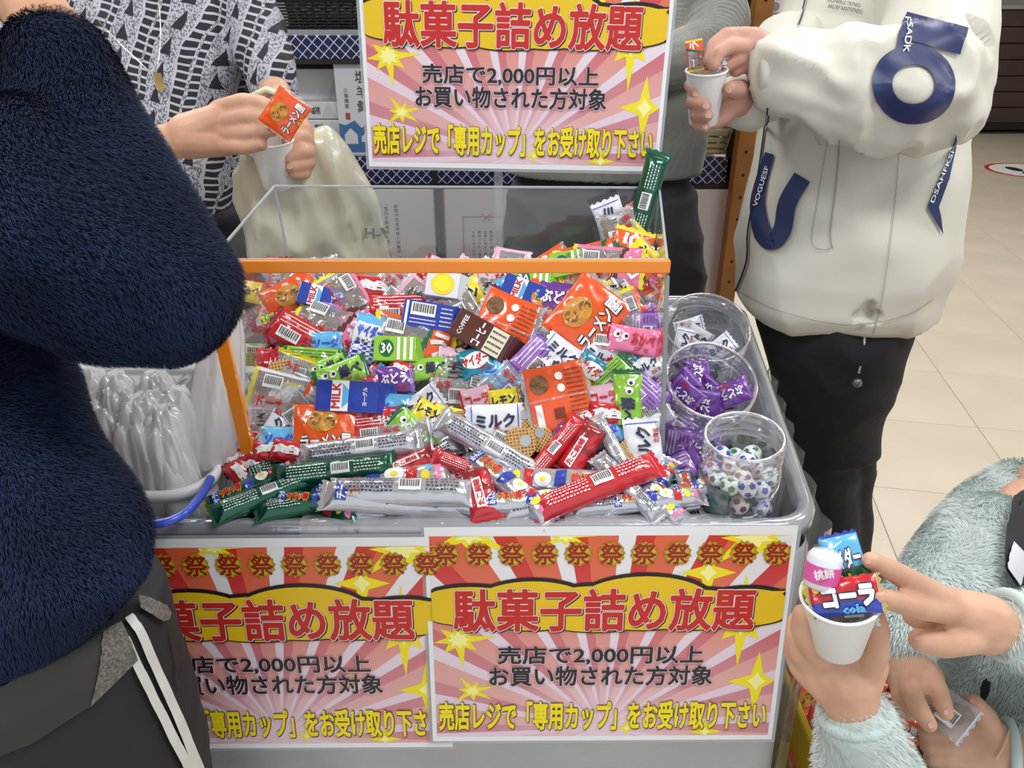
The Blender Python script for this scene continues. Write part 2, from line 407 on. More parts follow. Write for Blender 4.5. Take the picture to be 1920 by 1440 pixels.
# brown wrapped counter far right
M_tarp = mat('brown_tarp', '#4a3b33', .38, bump=.35, bscale=3, var=.2, vscale=2)
bc = empty('wrapped_counter', (5.93, 9.2, 0), 'dark brown wrapped counter standing far back on castors', 'counter')
b0 = MB()
for k in range(7): b0.box((-1.35, -.4-.006*(k % 2), .13+k*.158), (1.0, .4, .13+(k+1)*.158-.008), bev=.004)
for o in [b0.build('side', M_tarp, bc)]: pass
MB().box((-1.40, -.43, 1.235), (1.0, .43, 1.275), bev=.008).build('top', mat('counter_top_grey', '#a9a79f', .5), bc)
MB().box((-1.32, -.37, .05), (1.0, .37, .13)).build('plinth', mat('plinth_black', '#1d1a19', .6), bc)
for x in (-1.25, .9):
    MB().tube([(x-.02, -.33, .035), (x+.02, -.33, .035)], .035, 14).build('castor', mat('castor_grey', '#4b5158', .4), bc)

# ================================================================== display shelf behind
SY = 2.15
def lattice_mat():
    m = bpy.data.materials.new('lattice_print'); m.use_nodes = True; nt = m.node_tree; b = nt.nodes['Principled BSDF']; b.inputs['Roughness'].default_value = .4
    tc = nt.nodes.new('ShaderNodeTexCoord'); sp = nt.nodes.new('ShaderNodeSeparateXYZ'); nt.links.new(tc.outputs['Object'], sp.inputs[0])
    def mth(op, a, b_=None, v=None):
        n = nt.nodes.new('ShaderNodeMath'); n.operation = op
        nt.links.new(a, n.inputs[0]) if not isinstance(a, float) else setattr(n.inputs[0], 'default_value', a)
        if b_ is not None: nt.links.new(b_, n.inputs[1])
        if v is not None: n.inputs[1].default_value = v
        return n.outputs[0]
    res = []
    for op in ('ADD', 'SUBTRACT'):
        s = mth(op, sp.outputs[0], sp.outputs[2]); s = mth('MULTIPLY', s, v=1/.0275); s = mth('FRACT', s); s = mth('SUBTRACT', s, v=.5); s = mth('ABSOLUTE', s); res.append(mth('GREATER_THAN', s, v=.44))
    mx = mth('MAXIMUM', res[0], res[1]); c = nt.nodes.new('ShaderNodeMix'); c.data_type = 'RGBA'
    c.inputs[6].default_value = lin('#1f2c63'); c.inputs[7].default_value = lin('#e8ebf2'); nt.links.new(mx, c.inputs[0]); nt.links.new(c.outputs[2], b.inputs['Base Color'])
    return m
M_lat = lattice_mat(); M_dark = mat('dark_shelf_metal', '#2c2b2e', .45); M_board = mat('shelf_board_dark', '#4a4440', .5)
X0 = onY(380, 330, SY).x; X1 = onY(1375, 330, SY).x
zt0 = onY(900, 295, SY).z; zt1 = onY(900, 345, SY).z; zu0 = onY(560, 66, SY).z; zu1 = onY(560, 111, SY).z
sh = empty('display_shelf', (0, SY, 0), 'dark display shelf with blue and white lattice strips along its edges', 'shelf')
MB().box((X0-.5, .02, zt1+.01), (X1, .45, zt1+.035)).build('shelf_board', M_board, sh)
MB().box((X0-.5, .02, zu1+.01), (X1, .45, zu1+.035)).build('shelf_board', M_board, sh)
MB().box((X0-.5, .02, .05), (X1, .45, .12)).build('plinth', M_dark, sh)
MB().box((X0-.5, .44, .05), (X1, .47, 1.62)).build('back_panel', mat('shelf_back', '#5c5751', .6), sh)
xa = onY(815, 330, SY).x
for (x0, x1, z0, z1) in ((X0-.5, xa-.008, zt1, zt0), (xa+.008, X1, zt1, zt0), (X0-.5, xa-.008, zu1, zu0), (xa+.008, X1, zu1, zu0)):
    f_ = MB().box((x0, 0, z0), (x1, .012, z1), bev=.002).build('lattice_strip', M_lat, sh)
for (z0) in (zt1, zu1): MB().box((X0-.5, -.003, z0-.012), (X1, .02, z0)).build('edge_rail', M_dark, sh)
for x in (X0-.5, xa, X1-.012): MB().box((x-.008, .0, .0), (x+.008, .03, 1.62)).build('upright', M_dark, sh)
MB().box((X0-.5, .002, zu0-.0), (X1, .03, zu0+.012)).build('edge_rail', mat('price_rail', '#a8adb5', .3), sh)
# white information boards under the shelf, vertical writing
M_paper = mat('board_paper', '#f2f2f4', .5); M_ink = mat('ink_text', '#2b2c36', .6); M_pink = mat('ink_pink', '#c98a8f', .6); M_frame = mat('board_edge_grey', '#8d8f96', .35, metal=.3)
COLS = ['倉敷市児島発祥の両者が「塩」で地域活性化を目指し、', '「塩田王野﨑家の塩」を使用した', '「倉敷児島土産（こじみやげ）」を展開している。']
def vtext(s, x, ytop, ch, z, m, parent, name='lettering'):
    s2 = '\n'.join({'「': '﹁', '」': '﹂', '（': '︵', '）': '︶'}.get(c, c) for c in s)
    v, f = text_raw(s2, 0.0, line=1.12, res=1); lo = v.min(0); hi = v.max(0); k = ch*len(s)/(hi[1]-lo[1])
    return link(name, mesh_of(name, [((a-(lo[0]+hi[0])/2)*k+x, (b-hi[1])*k+ytop, z) for a, b in v], f, m), parent)
def board(px0, px1, label, kind):
    x0 = onY(px0, 345, SY).x; x1 = onY(px1, 345, SY).x; zt = zt1-.014; h = .56
    e = empty('information_board', (x0, SY-.004, zt-h), label, 'sign'); w = x1-x0
    R = Matrix.Rotation(PI/2, 4, 'X')
    MB().box((0, -.002, 0), (w, .014, h), bev=.001).build('panel', M_paper, e)
    MB().box((-.003, -.003, -.004), (.0, .014, h)).box((w, -.003, -.004), (w+.003, .014, h)).build('edge', M_frame, e)
    def up(o): o.matrix_local = Matrix.Translation((0, -.0035, 0)) @ R; return o
    if kind == 0:
        for i, c in enumerate(COLS): up(vtext(c, w-.105-i*.029, h-.04-(.0 if i == 0 else .0), .0128, 0, M_ink, e))
    else:
        fr = MB()
        for a, b in (((.05, h-.075), (w-.03, h-.075)), ((.05, 0), (.05, h-.075)), ((w-.03, 0), (w-.03, h-.075))):
            (xa_, ya_), (xb_, yb_) = a, b
            fr.box((min(xa_, xb_)-.001, min(ya_, yb_)-.001, 0), (max(xa_, xb_)+.001, max(ya_, yb_)+.001, .0006))
        up(fr.build('pink_frame', M_pink, e))
        bw = MB(); c = (w/2, h-.075)
        for s in (-1, 1):
            bw.tube([(c[0]+s*a, c[1]+b, 0) for a, b in ((0, 0), (.012, .008), (.016, 0), (.012, -.006), (0, 0))], .0009, 5)
            bw.tube([(c[0], c[1], 0), (c[0]+s*.010, c[1]-.012, 0)], .0009, 5)
        up(bw.build('ribbon_bow', M_pink, e))
        up(vtext('〜倉敷児島の塩〜', w-.045, h-.09, .021, 0, M_ink, e))
        for i, c in enumerate(['塩山児島の情景を大規模した', '日本最高の塩田地主となる野﨑家が', '野﨑家の塩。野﨑武左衛門が豪商に', '皆様に末永く親しまれており「塩田王', '開発された「塩田王」の塩', 'お楽しみください。']): up(vtext(c, w-.07-i*.0165, h-.115, .0105, 0, M_ink, e))
    return e
board(668, 812, 'white board with vertical black writing left of the black upright, under lattice strip', 0)
board(832, 990, 'white board with pink ribbon frame and vertical writing behind the clear case', 1)
board(1215, 1366, 'white board with vertical black writing beside the orange perforated post', 0)
# drawn salt pile outline, partly behind the bag
# orange perforated post
pp = onY(1392, 250, SY-.03); pst = empty('perforated_post', (onY(1390, 330, SY-.03).x, SY-.03, 0), 'orange-brown perforated shelving post beside the white jacket', 'post')
MB().box((-.024, -.015, 0), (.022, .03, 1.62), bev=.002).build('upright', mat('post_orange', '#a36b2c', .5, var=.15, vscale=12), pst)
for k in range(26): MB().add([(.0+.0045*math.cos(2*PI*i/10), -.0155, .06+k*.06+.0045*math.sin(2*PI*i/10)) for i in range(10)], [tuple(range(10))]).build('hole', M_black, pst)
# ---- goods on the shelf
M_box = mat('gift_wrap_white', '#e6e8ec', .35, spec=.4, bump=.03, bscale=25)
M_blueink = mat('ink_blue_grey', '#5a6a86', .6)
def giftbox(px0, px1, py0, py1, y, label, group, txt=None, dep=.16, seal=None):
    a = onY(px0, py1, y); b = onY(px1, py0, y); w = b.x-a.x; h = b.z-a.z
    e = empty('gift_box', (a.x, y, a.z), label, 'box', group)
    MB().box((0, 0, .001), (w, dep, h-.001), bev=.003).build('carton', M_box, e)
    MB().add([(w*.62, -.0006, h*.05), (w*.95, -.0006, h*.05), (w*.8, -.0006, h*.92)], [(0, 1, 2)]).add([(w*.965, -.0006, 0.002), (w*.985, -.0006, .002), (w*.80, -.0006, h-.002), (w*.79, -.0006, h-.002)], [(0, 1, 2, 3)]).build('wrap_fold', mat('wrap_fold_white', '#cfd3da', .4), e)
    if txt:
        o = flat_text('lettering', txt, w*.42, h*.3, w*.62, h*.72, 0, M_ink, e, bold=.02); o.matrix_local = Matrix.Translation((0, -.001, 0)) @ Matrix.Rotation(PI/2, 4, 'X')
    if seal:
        n_ = 20; q = MB().add([(w*.5+.011*math.cos(2*PI*k/n_), -.001, h*.5+.011*math.sin(2*PI*k/n_)) for k in range(n_)], [tuple(range(n_))]); q.build('seal', mat('seal_grey', '#8f9099', .5), e)
    return e
giftbox(540, 655, 128, 190, SY+.10, 'white wrapped gift box, topmost of the stack beside the blue packet', 'white gift boxes stacked at left', None, .2)
giftbox(548, 632, 190, 224, SY+.03, 'white wrapped gift box second from the top of the left stack', 'white gift boxes stacked at left', '塩桃')
giftbox(556, 638, 224, 254, SY+.03, 'white wrapped gift box third from the top of the left stack', 'white gift boxes stacked at left', '塩桃')
giftbox(556, 640, 254, 296, SY+.03, 'white wrapped gift box at the bottom of the left stack', 'white gift boxes stacked at left', '塩桃')
for k, (p0, p1, q0, q1) in enumerate(((1412, 1495, 0, 25), (1404, 1485, 26, 53), (1404, 1480, 54, 84))):
    giftbox(p0, p1, q0, q1, SY+.02, 'small white lidded box with round seal, %s of the right stack' % ('top', 'second', 'third')[k], 'white boxes behind the jacket', None, .2, True)
giftbox(1407, 1490, -30, -3, SY+.02, 'small white lidded box at the very top edge of right stack', 'white boxes behind the jacket', None, .2, True)
# blue mountain packet
a = onY(640, 292, SY+.01); b = onY(695, 112, SY+.01); w = b.x-a.x; h = b.z-a.z
bp_ = empty('snack_packet', (a.x, SY+.01, zt0), 'white and blue snack packet with brush writing and mountain picture', 'packet')
MB().box((0, 0, 0), (w, .03, h), bev=.006).build('pouch', mat('packet_white', '#e4ebf3', .3), bp_)
mt = MB()
mt.add([(0.002, -.001, .012), (w-.002, -.001, .012), (w-.002, -.001, h*.30), (w*.8, -.001, h*.36), (w*.62, -.001, h*.31), (w*.45, -.001, h*.39), (w*.2, -.001, h*.34), (.002, -.001, h*.36)], [tuple(range(8))]); mt.build('mountain_print', mat('print_mountain', '#4f7fb6', .4), bp_)
MB().add([(w*.15, -.0016, h*.14), (w*.5, -.0016, h*.14), (w*.5, -.0016, h*.24), (w*.32, -.0016, h*.31), (w*.15, -.0016, h*.24)], [(0, 1, 2, 3, 4)]).add([(w*.6, -.0016, h*.16), (w*.9, -.0016, h*.16), (w*.9, -.0016, h*.22), (w*.76, -.0016, h*.27), (w*.6, -.0016, h*.22)], [(0, 1, 2, 3, 4)]).build('house_print', mat('packet_white', ''), bp_)
for s, x, yy, c in (('塩羊羹', w*.70, h*.9, .034), ('○播磨堂', w*.28, h*.72, .012)):
    o = vtext(s, x, yy, c, 0, M_ink, bp_); o.matrix_local = Matrix.Translation((0, -.0014, 0)) @ Matrix.Rotation(PI/2, 4, 'X')
MB().add([(w*.22, -.0012, h*.40), (w*.34, -.0012, h*.40), (w*.34, -.0012, h*.47), (w*.22, -.0012, h*.47)], [(0, 1, 2, 3)]).build('red_seal', mat('seal_red', '#b8545a', .5), bp_)
# product box upper left
a = onY(462, 64, SY+.03); b = onY(512, -40, SY+.03); w = b.x-a.x; h = b.z-a.z
pb = empty('product_box', (a.x, SY+.03, zu0+.012), 'pale box with small dark bust picture beside the black basket', 'box')
MB().box((0, 0, 0), (w, .1, h), bev=.003).build('carton', M_box, pb)
MB().add([(w*.3, -.001, h*.1), (w*.9, -.001, h*.1), (w*.8, -.001, h*.35), (w*.55, -.001, h*.42), (w*.35, -.001, h*.33)], [(0, 1, 2, 3, 4)]).build('bust_print', mat('print_dark', '#3a3640', .5), pb)
# baskets on shelf
def weave_basket(px0, px1, py0, py1, y, dep, m, label, rows, nv, name='wicker_basket', flat=False):
    a = onY(px0, py1, y); b = onY(px1, py0, y); w = b.x-a.x; h = b.z-a.z; c = Vector(((a.x+b.x)/2, y+dep/2, a.z))
    e = empty(name, c, label, 'basket'); prm = 2*(w+dep)
    def outline(k, n, tap, zz, wob):
        t = k/n*prm; r = 1-tap
        if t < w: p = (-w/2+t, -dep/2)
        elif t < w+dep: p = (w/2, -dep/2+t-w)
        elif t < 2*w+dep: p = (w/2-(t-w-dep), dep/2)
        else: p = (-w/2, dep/2-(t-2*w-dep))
        L = math.hypot(*p); return Vector((p[0]*r*(1+wob/L), p[1]*r*(1+wob/L), zz))
    q = MB(); n = nv*2; rr = h/rows*.42
    for i in range(rows):
        z = h*(i+.5)/rows; tap = .14*(1-z/h)
        pts = [outline(k, n, tap, z, .0035*(1 if (k//1+i) % 2 else -1)) for k in range(n)]
        q.tube(pts, rr, 5, closed=True)
    tag(q.build('weave', m, e, smooth=True), kind='stuff')
    q = MB()
    for k in range(nv): q.tube([outline(k*2+.5, n, .14*(1-t), h*t, 0) for t in (0, .5, 1)], .0028, 5)
    tag(q.build('stake', m, e), kind='stuff')
    q = MB().tube([outline(k, 60, 0, h, 0) for k in range(60)], .006, 8, closed=True); q.build('rim', m, e, smooth=True)
    MB().box((-w*.43, -dep*.43, 0), (w*.43, dep*.43, .004)).build('base', m, e)
    return e
weave_basket(510, 668, 0, 64, SY+.02, .22, mat('wicker_black', '#17181b', .35), 'black woven basket on the upper shelf beside the hanging poster', 11, 26)
weave_basket(1270, 1374, 245, 291, SY+.0, .2, mat('bamboo_pale', '#c3bd9c', .55, var=.12, vscale=30), 'pale woven bamboo basket at the right end of the shelf', 4, 11)
bag0 = empty('snack_bag', onY(1345, 240, SY+.1), 'beige snack bag standing in the pale bamboo basket', 'bag'); 
MB().box((-.06, -.02, -.02), (.05, .02, .05), bev=.012).build('pouch', mat('kraft_beige', '#c8b084', .6), bag0)
# purple and yellow bags far right above
for (px, c, l) in ((1388, '#3a2740', 'dark purple hanging snack bag left of the white box stack'), (1402, '#c9a92c', 'yellow hanging snack bag left of the white box stack')):
    p = onY(px, 45, SY+.03); e = empty('hanging_bag', p, l, 'bag')
    q = MB(); q.box((-.014, -.012, -.07), (.014, .012, .14), bev=.008); q.build('pouch', mat('bag_'+c[1:], c, .3, bump=.3, bscale=40), e)
    MB().box((-.014, -.003, .14), (.014, .003, .155)).build('header', mat('bag_header', '#d8d6d0', .4), e)

# ================================================================== posters
def burst_mat(fx, fy, H):
    m = bpy.data.materials.new('sunburst_print'); m.use_nodes = True; nt = m.node_tree; b = nt.nodes['Principled BSDF']
    b.inputs['Roughness'].default_value = .3; b.inputs['Coat Weight'].default_value = .18; b.inputs['Coat Roughness'].default_value = .12
    tc = nt.nodes.new('ShaderNodeTexCoord'); sp = nt.nodes.new('ShaderNodeSeparateXYZ'); nt.links.new(tc.outputs['Object'], sp.inputs[0])
    def mth(op, a, b_=None, v=None):
        n = nt.nodes.new('ShaderNodeMath'); n.operation = op; nt.links.new(a, n.inputs[0])
        if b_ is not None: nt.links.new(b_, n.inputs[1])
        if v is not None: n.inputs[1].default_value = v
        return n.outputs[0]
    x = mth('SUBTRACT', sp.outputs[0], v=fx); y = mth('SUBTRACT', sp.outputs[1], v=fy); a = mth('ARCTAN2', y, x)
    a = mth('FRACT', mth('ADD', mth('MULTIPLY', a, v=22/(2*PI)), v=.62))
    def ramp(cols):
        r = nt.nodes.new('ShaderNodeValToRGB'); r.color_ramp.interpolation = 'CONSTANT'; e = r.color_ramp.elements
        e[0].position = 0; e[0].color = lin(cols[0]); e[1].position = .46; e[1].color = lin(cols[1]); q = e.new(.74); q.color = lin(cols[2]); nt.links.new(a, r.inputs[0]); return r.outputs[0]
    A = ramp(('#dd6440', '#cf2f2b', '#e9e9ee')); B = ramp(('#dfaaa8', '#cd8994', '#e4cfe0'))
    t = nt.nodes.new('ShaderNodeMapRange'); t.interpolation_type = 'SMOOTHSTEP'; nt.links.new(sp.outputs[1], t.inputs[0])
    t.inputs[1].default_value = H*.42; t.inputs[2].default_value = -H*.28; t.inputs[3].default_value = 0; t.inputs[4].default_value = 1
    mx = nt.nodes.new('ShaderNodeMix'); mx.data_type = 'RGBA'; nt.links.new(t.outputs[0], mx.inputs[0]); nt.links.new(A, mx.inputs[6]); nt.links.new(B, mx.inputs[7])
    # pale centre of the printed burst
    d = mth('SQRT', mth('ADD', mth('MULTIPLY', x, x), mth('MULTIPLY', mth('MULTIPLY', y, y), v=2.2)))
    g = nt.nodes.new('ShaderNodeMapRange'); nt.links.new(d, g.inputs[0]); g.inputs[1].default_value = 0; g.inputs[2].default_value = .13; g.inputs[3].default_value = .85; g.inputs[4].default_value = 0
    m2 = nt.nodes.new('ShaderNodeMix'); m2.data_type = 'RGBA'; nt.links.new(g.outputs[0], m2.inputs[0]); nt.links.new(mx.outputs[2], m2.inputs[6]); m2.inputs[7].default_value = lin('#e9d6e6')
    nt.links.new(m2.outputs[2], b.inputs['Base Color']); return m
PW, PH = .42, .297
def pm(n, c): return mat(n, c, .42, coat=.18, spec=.35)
P_white = pm('print_white', '#eceef2'); P_red = pm('print_red', '#c32a26'); P_yel = pm('print_yellow', '#e8c21d'); P_blk = pm('print_black', '#221b20')
P_pale = pm('print_pale_pink', '#f3dcdc'); P_bry = pm('print_bright_yellow', '#f4e21f'); P_brn = pm('print_dark_brown', '#5a2312'); P_gold = pm('print_gold', '#b08d1c'); P_ink = pm('print_ink', '#2a2430'); P_core = pm('print_star_core', '#faf6a0')
BM = burst_mat(.0, -PH*.435, PH)
def poster(M, label, shrink=1):
    e = empty('poster', (0, 0, 0), label, 'poster', 'candy stuffing posters'); e.matrix_basis = M
    e.matrix_local = M
    def uv(u, v): return ((u-.5)*PW, (.5-v)*PH)
    MB().box((-PW/2-.004, -PH/2-.004, -.0010), (PW/2+.004, PH/2+.004, -.0004)).build('laminate', film('laminate_film', '#e6e9ee', .72, .1), e)
    MB().box((-PW/2, -PH/2, -.0004), (PW/2, PH/2, 0)).build('sheet', P_white, e)
    z = .0002; D = .00025
    MB().add([(-PW*.487, -PH*.475, z), (PW*.487, -PH*.475, z), (PW*.487, PH*.462, z), (-PW*.487, PH*.462, z)], [(0, 1, 2, 3)]).build('sunburst', BM, e)
    def star(u, v, r1, r2, n, zz, m, sy=1.0, ph=0, alt=None, nm='star_print'):
        cx, cy = uv(u, v); pts = []
        for k in range(2*n):
            r = r1*(1 if not alt or (k//2) % 2 == 0 else alt) if k % 2 == 0 else r2
            a = ph+PI*k/n; pts.append((cx+r*math.cos(a), cy+r*math.sin(a)*sy))
        pts = [(max(-PW*.487, min(PW*.487, p[0])), max(-PH*.475, min(PH*.462, p[1]))) for p in pts]
        V = [(cx, min(max(cy, -PH*.47), PH*.46), zz)]+[(a, b, zz) for a, b in pts]; N = len(pts)
        return MB().add(V, [(0, i+1, (i+1) % N+1) for i in range(N)]).build(nm, m, e)
    for (u, v, r, n, alt, sy, ph) in ((.085, .50, .043, 8, .6, .85, .1), (.12, .745, .028, 7, .6, .8, .3), (.875, .42, .052, 8, .55, 1.15, PI/2), (.935, .705, .033, 4, None, 1.2, 0), (.80, .955, .02, 4, None, .9, 0), (.57, .935, .014, 4, None, .9, 0), (.12, .03, .06, 7, .5, .6, .2), (.38, .04, .035, 7, .5, .6, .2), (.885, .045, .07, 7, .5, .6, .5), (.77, .2, .03, 4, None, 1.2, 0)):
        star(u, v, r*1.08, r*.33, n, z+D, P_bry, sy, ph, alt); star(u, v, r*.35, r*.2, n, z+2*D, P_core, sy, ph)
    # lobed yellow band with black edge
    lob = [(.12, .345, .16, .088), (.29, .345, .17, .112), (.47, .36, .20, .105), (.60, .335, .19, .122), (.73, .365, .20, .092), (.88, .355, .14, .085)]
    tail = [(.70, .29), (.99, .28), (.955, .33), (.99, .345), (.95, .375), (.99, .405), (.8, .42)]
    for m, g, zz, dx, dy in ((P_blk, .0034, z+3*D, .0009, -.0012), (P_yel, 0, z+4*D, 0, 0)):
        q = MB()
        for i, (u, v, a, b) in enumerate(lob):
            cx, cy = uv(u, v); pts = [(cx+(a*PW+g)*math.cos(2*PI*k/40)+dx, cy+(b*PH+g)*math.sin(2*PI*k/40)+dy+(g*.8)) for k in range(40)]
            pts = [(max(-PW*.487, min(PW*.487, x)), y) for x, y in pts]
            q.add([(x, y, zz+i*.00002) for x, y in pts], [tuple(range(40))])
        tp = [uv(*p) for p in tail]; tp = [(max(-PW*.487, min(PW*.487, x+dx)), y+dy+(g if k < 2 else (-g if k > 4 else 0))) for k, (x, y) in enumerate(tp)]
        q.add([(x, y, zz+.00015) for x, y in tp], [(0, 1, 2), (0, 2, 4), (2, 3, 4), (0, 4, 6), (4, 5, 6)])
        q.build('yellow_band' if m is P_yel else 'band_shadow', m, e)
    zt = z+6*D
    def words(s, u0, v0, u1, v1, layers, nm='lettering'):
        x0, y1 = uv(u0, v0); x1, y0 = uv(u1, v1)
        for i, (m, bold, dx, dy) in enumerate(layers): flat_text(nm, s, x0+(.002), y0, x1, y1, zt+i*D, m, e, bold=bold, dx=dx, dy=dy, res=3)
    words('駄菓子詰め放題', .07, .27, .905, .455, ((P_blk, .085, .0013, -.0014), (P_pale, .085, 0, 0), (P_red, .048, 0, 0)), 'headline')
    words('売店で2,000円以上', .19, .53, .775, .615, ((P_pale, .085, 0, -.0003), (P_ink, .045, 0, 0)))
    words('お買い物された方対象', .165, .625, .805, .718, ((P_pale, .085, 0, -.0003), (P_ink, .045, 0, 0)))
    words('売店レジで「専用カップ」をお受け取り下さい', .018, .80, .972, .935, ((P_brn, .115, .0004, -.0006), (P_bry, .065, 0, 0)))
    for k in range(11):
        u = .055+k*.0895; v = .115
        star(u, v, .0165, .0142, 14, z+3*D, P_gold, 1, k, nm='badge'); star(u, v, .0135, .0125, 14, z+3.4*D, mat('print_gold_light', '#cdb12c', .3), 1, k, nm='badge')
        x, y = uv(u, v); h = .0125
        flat_text('badge_character', '祭', x-h, y-h, x+h, y+h*1.05, z+4*D, P_brn, e, bold=.03, dx=.0005, dy=-.0007)
        flat_text('badge_character', '祭', x-h, y-h, x+h, y+h*1.05, z+4.6*D, mat('print_red2', '#a8241b', .3), e, bold=.012)
    return e
def poster_at(pTL, pTR, pBL, pBR, label):
    x = ((pTR-pTL)+(pBR-pBL)).normalized(); c = (pTL+pTR+pBL+pBR)/4; y = (pTL-pBL)+(pTR-pBR)
    return poster(frame(c, x, y), label)
# hanging sign above the case
c = onY(963, 140, 1.152)
p3 = (onY(693, 312, 1.149), onY(1234, 322, 1.149)); cx = (p3[0]+p3[1])/2; 
upv = Vector((.012, .012, 1)).normalized(); xv = (p3[1]-p3[0]).normalized()
P3 = poster(frame(cx+upv*(PH/2), xv, upv), 'red sunburst poster held up on a clear stand above the candy case')
P1TL, P1TR = W(797, 985, .862), W(1500, 995, .872); P1BL, P1BR = W(808, 1392, .962), W(1445, 1380, .955)
P1 = poster_at(P1TL, P1TR, P1BL, P1BR, 'red sunburst poster on the right of the cart front, fully visible')
d = Vector((0, .004, 0))
P2 = poster_at(W(146, 1008, .870), W(844, 1010, .870), W(205, 1408, .968), W(842, 1398, .965), 'red sunburst poster on the left of the cart front, half covered by navy coat')
# clear stem of the hanging sign
M_acr = film('acrylic_clear', '#fcfdfd', .975, .04); M_acre = film('acrylic_edge', '#c9d0d3', .35, .15)
st = empty('sign_stand', (onY(935, 400, 1.16).x, 1.16, .72), 'clear acrylic stem holding the hanging poster behind the case', 'stand')
MB().box((-.0065, 0, 0), (.0065, .004, .62), bev=.001).build('stem', film('acrylic_stem', '#dfe3e5', .8, .1), st)
MB().box((-.05, -.03, 0), (.05, .04, .004), bev=.001).build('foot', M_acr, st)
MB().box((-.10, .001, .40), (.10, .003, .56)).build('back_plate', M_acr, st)
# ================================================================== cart with its tray
RIMZ = .79
M_rim = mat('rim_clear_plastic', '#b9bcc4', .14, metal=.55, coat=1, bump=.25, bscale=14)
M_traywall = film('tray_wall_clear', '#c3c6ca', .35, .1, .2, 20)
M_cloth = mat('skirt_cloth', '#b9bbbd', .7, bump=.15, bscale=300, var=.06, vscale=6, trans=0)
def rrect(pts, rad, n=7):
    """rounded polygon outline"""
    out = []; N = len(pts)
    for i in range(N):
        p = Vector(pts[i]); a = (Vector(pts[i-1])-p).normalized(); b = (Vector(pts[(i+1) % N])-p).normalized(); r = rad[i] if isinstance(rad, (list, tuple)) else rad
        ang = a.angle(b); t = r/math.tan(ang/2); p1 = p+a*t; p2 = p+b*t; c = p+(a+b).normalized()*(r/math.sin(ang/2))
        a1 = math.atan2(p1.y-c.y, p1.x-c.x); a2 = math.atan2(p2.y-c.y, p2.x-c.x); da = (a2-a1+PI) % (2*PI)-PI
        out += [Vector((c.x+r*math.cos(a1+da*k/n), c.y+r*math.sin(a1+da*k/n))) for k in range(n+1)]
    return out
TR = [(-.53, .720), (.345, .720), (.452, 1.47), (-.50, 1.47)]
OUT = rrect(TR, [.05, .055, .09, .09])
cart = empty('candy_cart', (0, 1.1, 0), 'cart with clear rounded tray and pale grey cloth skirt full of candy', 'cart')
cw = Vector((0, -1.1, 0))
def off(pts, d):
    N = len(pts); o = []
    for i in range(N):
        t = (pts[(i+1) % N]-pts[i-1]).normalized(); o.append(pts[i]+Vector((t.y, -t.x))*d)
    return o
def ringwall(prof, name, m, closed=True, thick=None, seg=None):
    V = []; Fc = []; n = len(OUT)
    for d, z in prof: V += [Vector((p.x, p.y, z-.003))+cw for p in off(OUT, d*.6)]
    for i in range(len(prof)-1): Fc += [(i*n+k, i*n+(k+1) % n, (i+1)*n+(k+1) % n, (i+1)*n+k) for k in range(n)]
    return link(name, mesh_of(name, V, Fc, m, True), cart)
ringwall([(-.020, .772), (-.019, .785), (-.012, .791), (0, .7925), (.012, .790), (.017, .783), (.016, .770), (.008, .764), (-.004, .764), (-.020, .772)], 'tray_rim', M_rim)
ringwall([(.0, .766), (.002, .735), (.006, .731), (.006, .722)], 'tray_lip', M_rim)
ringwall([(-.014, .775), (-.020, .70), (-.030, .655), (-.05, .645)], 'tray_wall', M_traywall)
V = [Vector((p.x, p.y, .647))+cw for p in off(OUT, -.04)]; n = len(V)
link('tray_floor', mesh_of('tray_floor', V+[v-Vector((0, 0, .004)) for v in V], [tuple(range(n)), tuple(range(2*n-1, n-1, -1))]+[(k, n+k, n+(k+1) % n, (k+1) % n) for k in range(n)], mat('tray_floor', '#7c7a7a', .3)), cart)
# cloth skirt with folds and a table under it
V = []; Fc = []; rows = [(.0, .742), (.004, .70), (.006, .60), (.012, .45), (.02, .25), (.03, .04)]; dense = []
o0 = OUT+[OUT[0]]
for a, b in zip(o0, o0[1:]):
    m_ = max(1, int((b-a).length/.02)); dense += [a.lerp(b, k/m_) for k in range(m_)]
n = len(dense)
for d, z in rows:
    for i, p in enumerate(off(dense, 1e-9)):
        t = (dense[(i+1) % n]-dense[i-1]).normalized(); nn = Vector((t.y, -t.x)); u = i*.02
        front = 1 if p.y < .74 else .6
        w_ = (.74-z)*(.014*math.sin(u*21)+.010*math.sin(u*47+1))*front
        q = p+nn*(d+.006+w_*1.0-(.02 if False else 0)); V.append(Vector((q.x, q.y, z))+cw)
for i in range(len(rows)-1): Fc += [(i*n+k, i*n+(k+1) % n, (i+1)*n+(k+1) % n, (i+1)*n+k) for k in range(n)]
sk = link('cloth_skirt', mesh_of('cloth_skirt', V, Fc, M_cloth, True), cart)
for (x, y) in ((-.44, .8), (.3, .8), (.38, 1.38), (-.42, 1.38)):
    MB().box((x-.02, y-1.1-.02, 0), (x+.02, y-1.1+.02, .64)).build('leg', M_dark, cart)
# clear plastic wrap hanging over the right corner
V = []; Fc = []; pts = [p for p in dense if p.x > .31 and p.y < 1.2]; pts = sorted(pts, key=lambda p: (p.y, p.x)); n = len(pts)
for r_, z in enumerate((.765, .6, .4, .2)):
    for i, p in enumerate(pts): V.append(Vector((p.x+.024+r_*.004+.006*math.sin(i*1.7+r_), p.y-.018 if p.y < .8 else p.y, z))+cw)
for r_ in range(3): Fc += [(r_*n+k, r_*n+k+1, (r_+1)*n+k+1, (r_+1)*n+k) for k in range(n-1)]
link('plastic_wrap', mesh_of('plastic_wrap', V, Fc, film('wrap_film', '#eef0f0', .86, .1, .5, 14), True), cart)
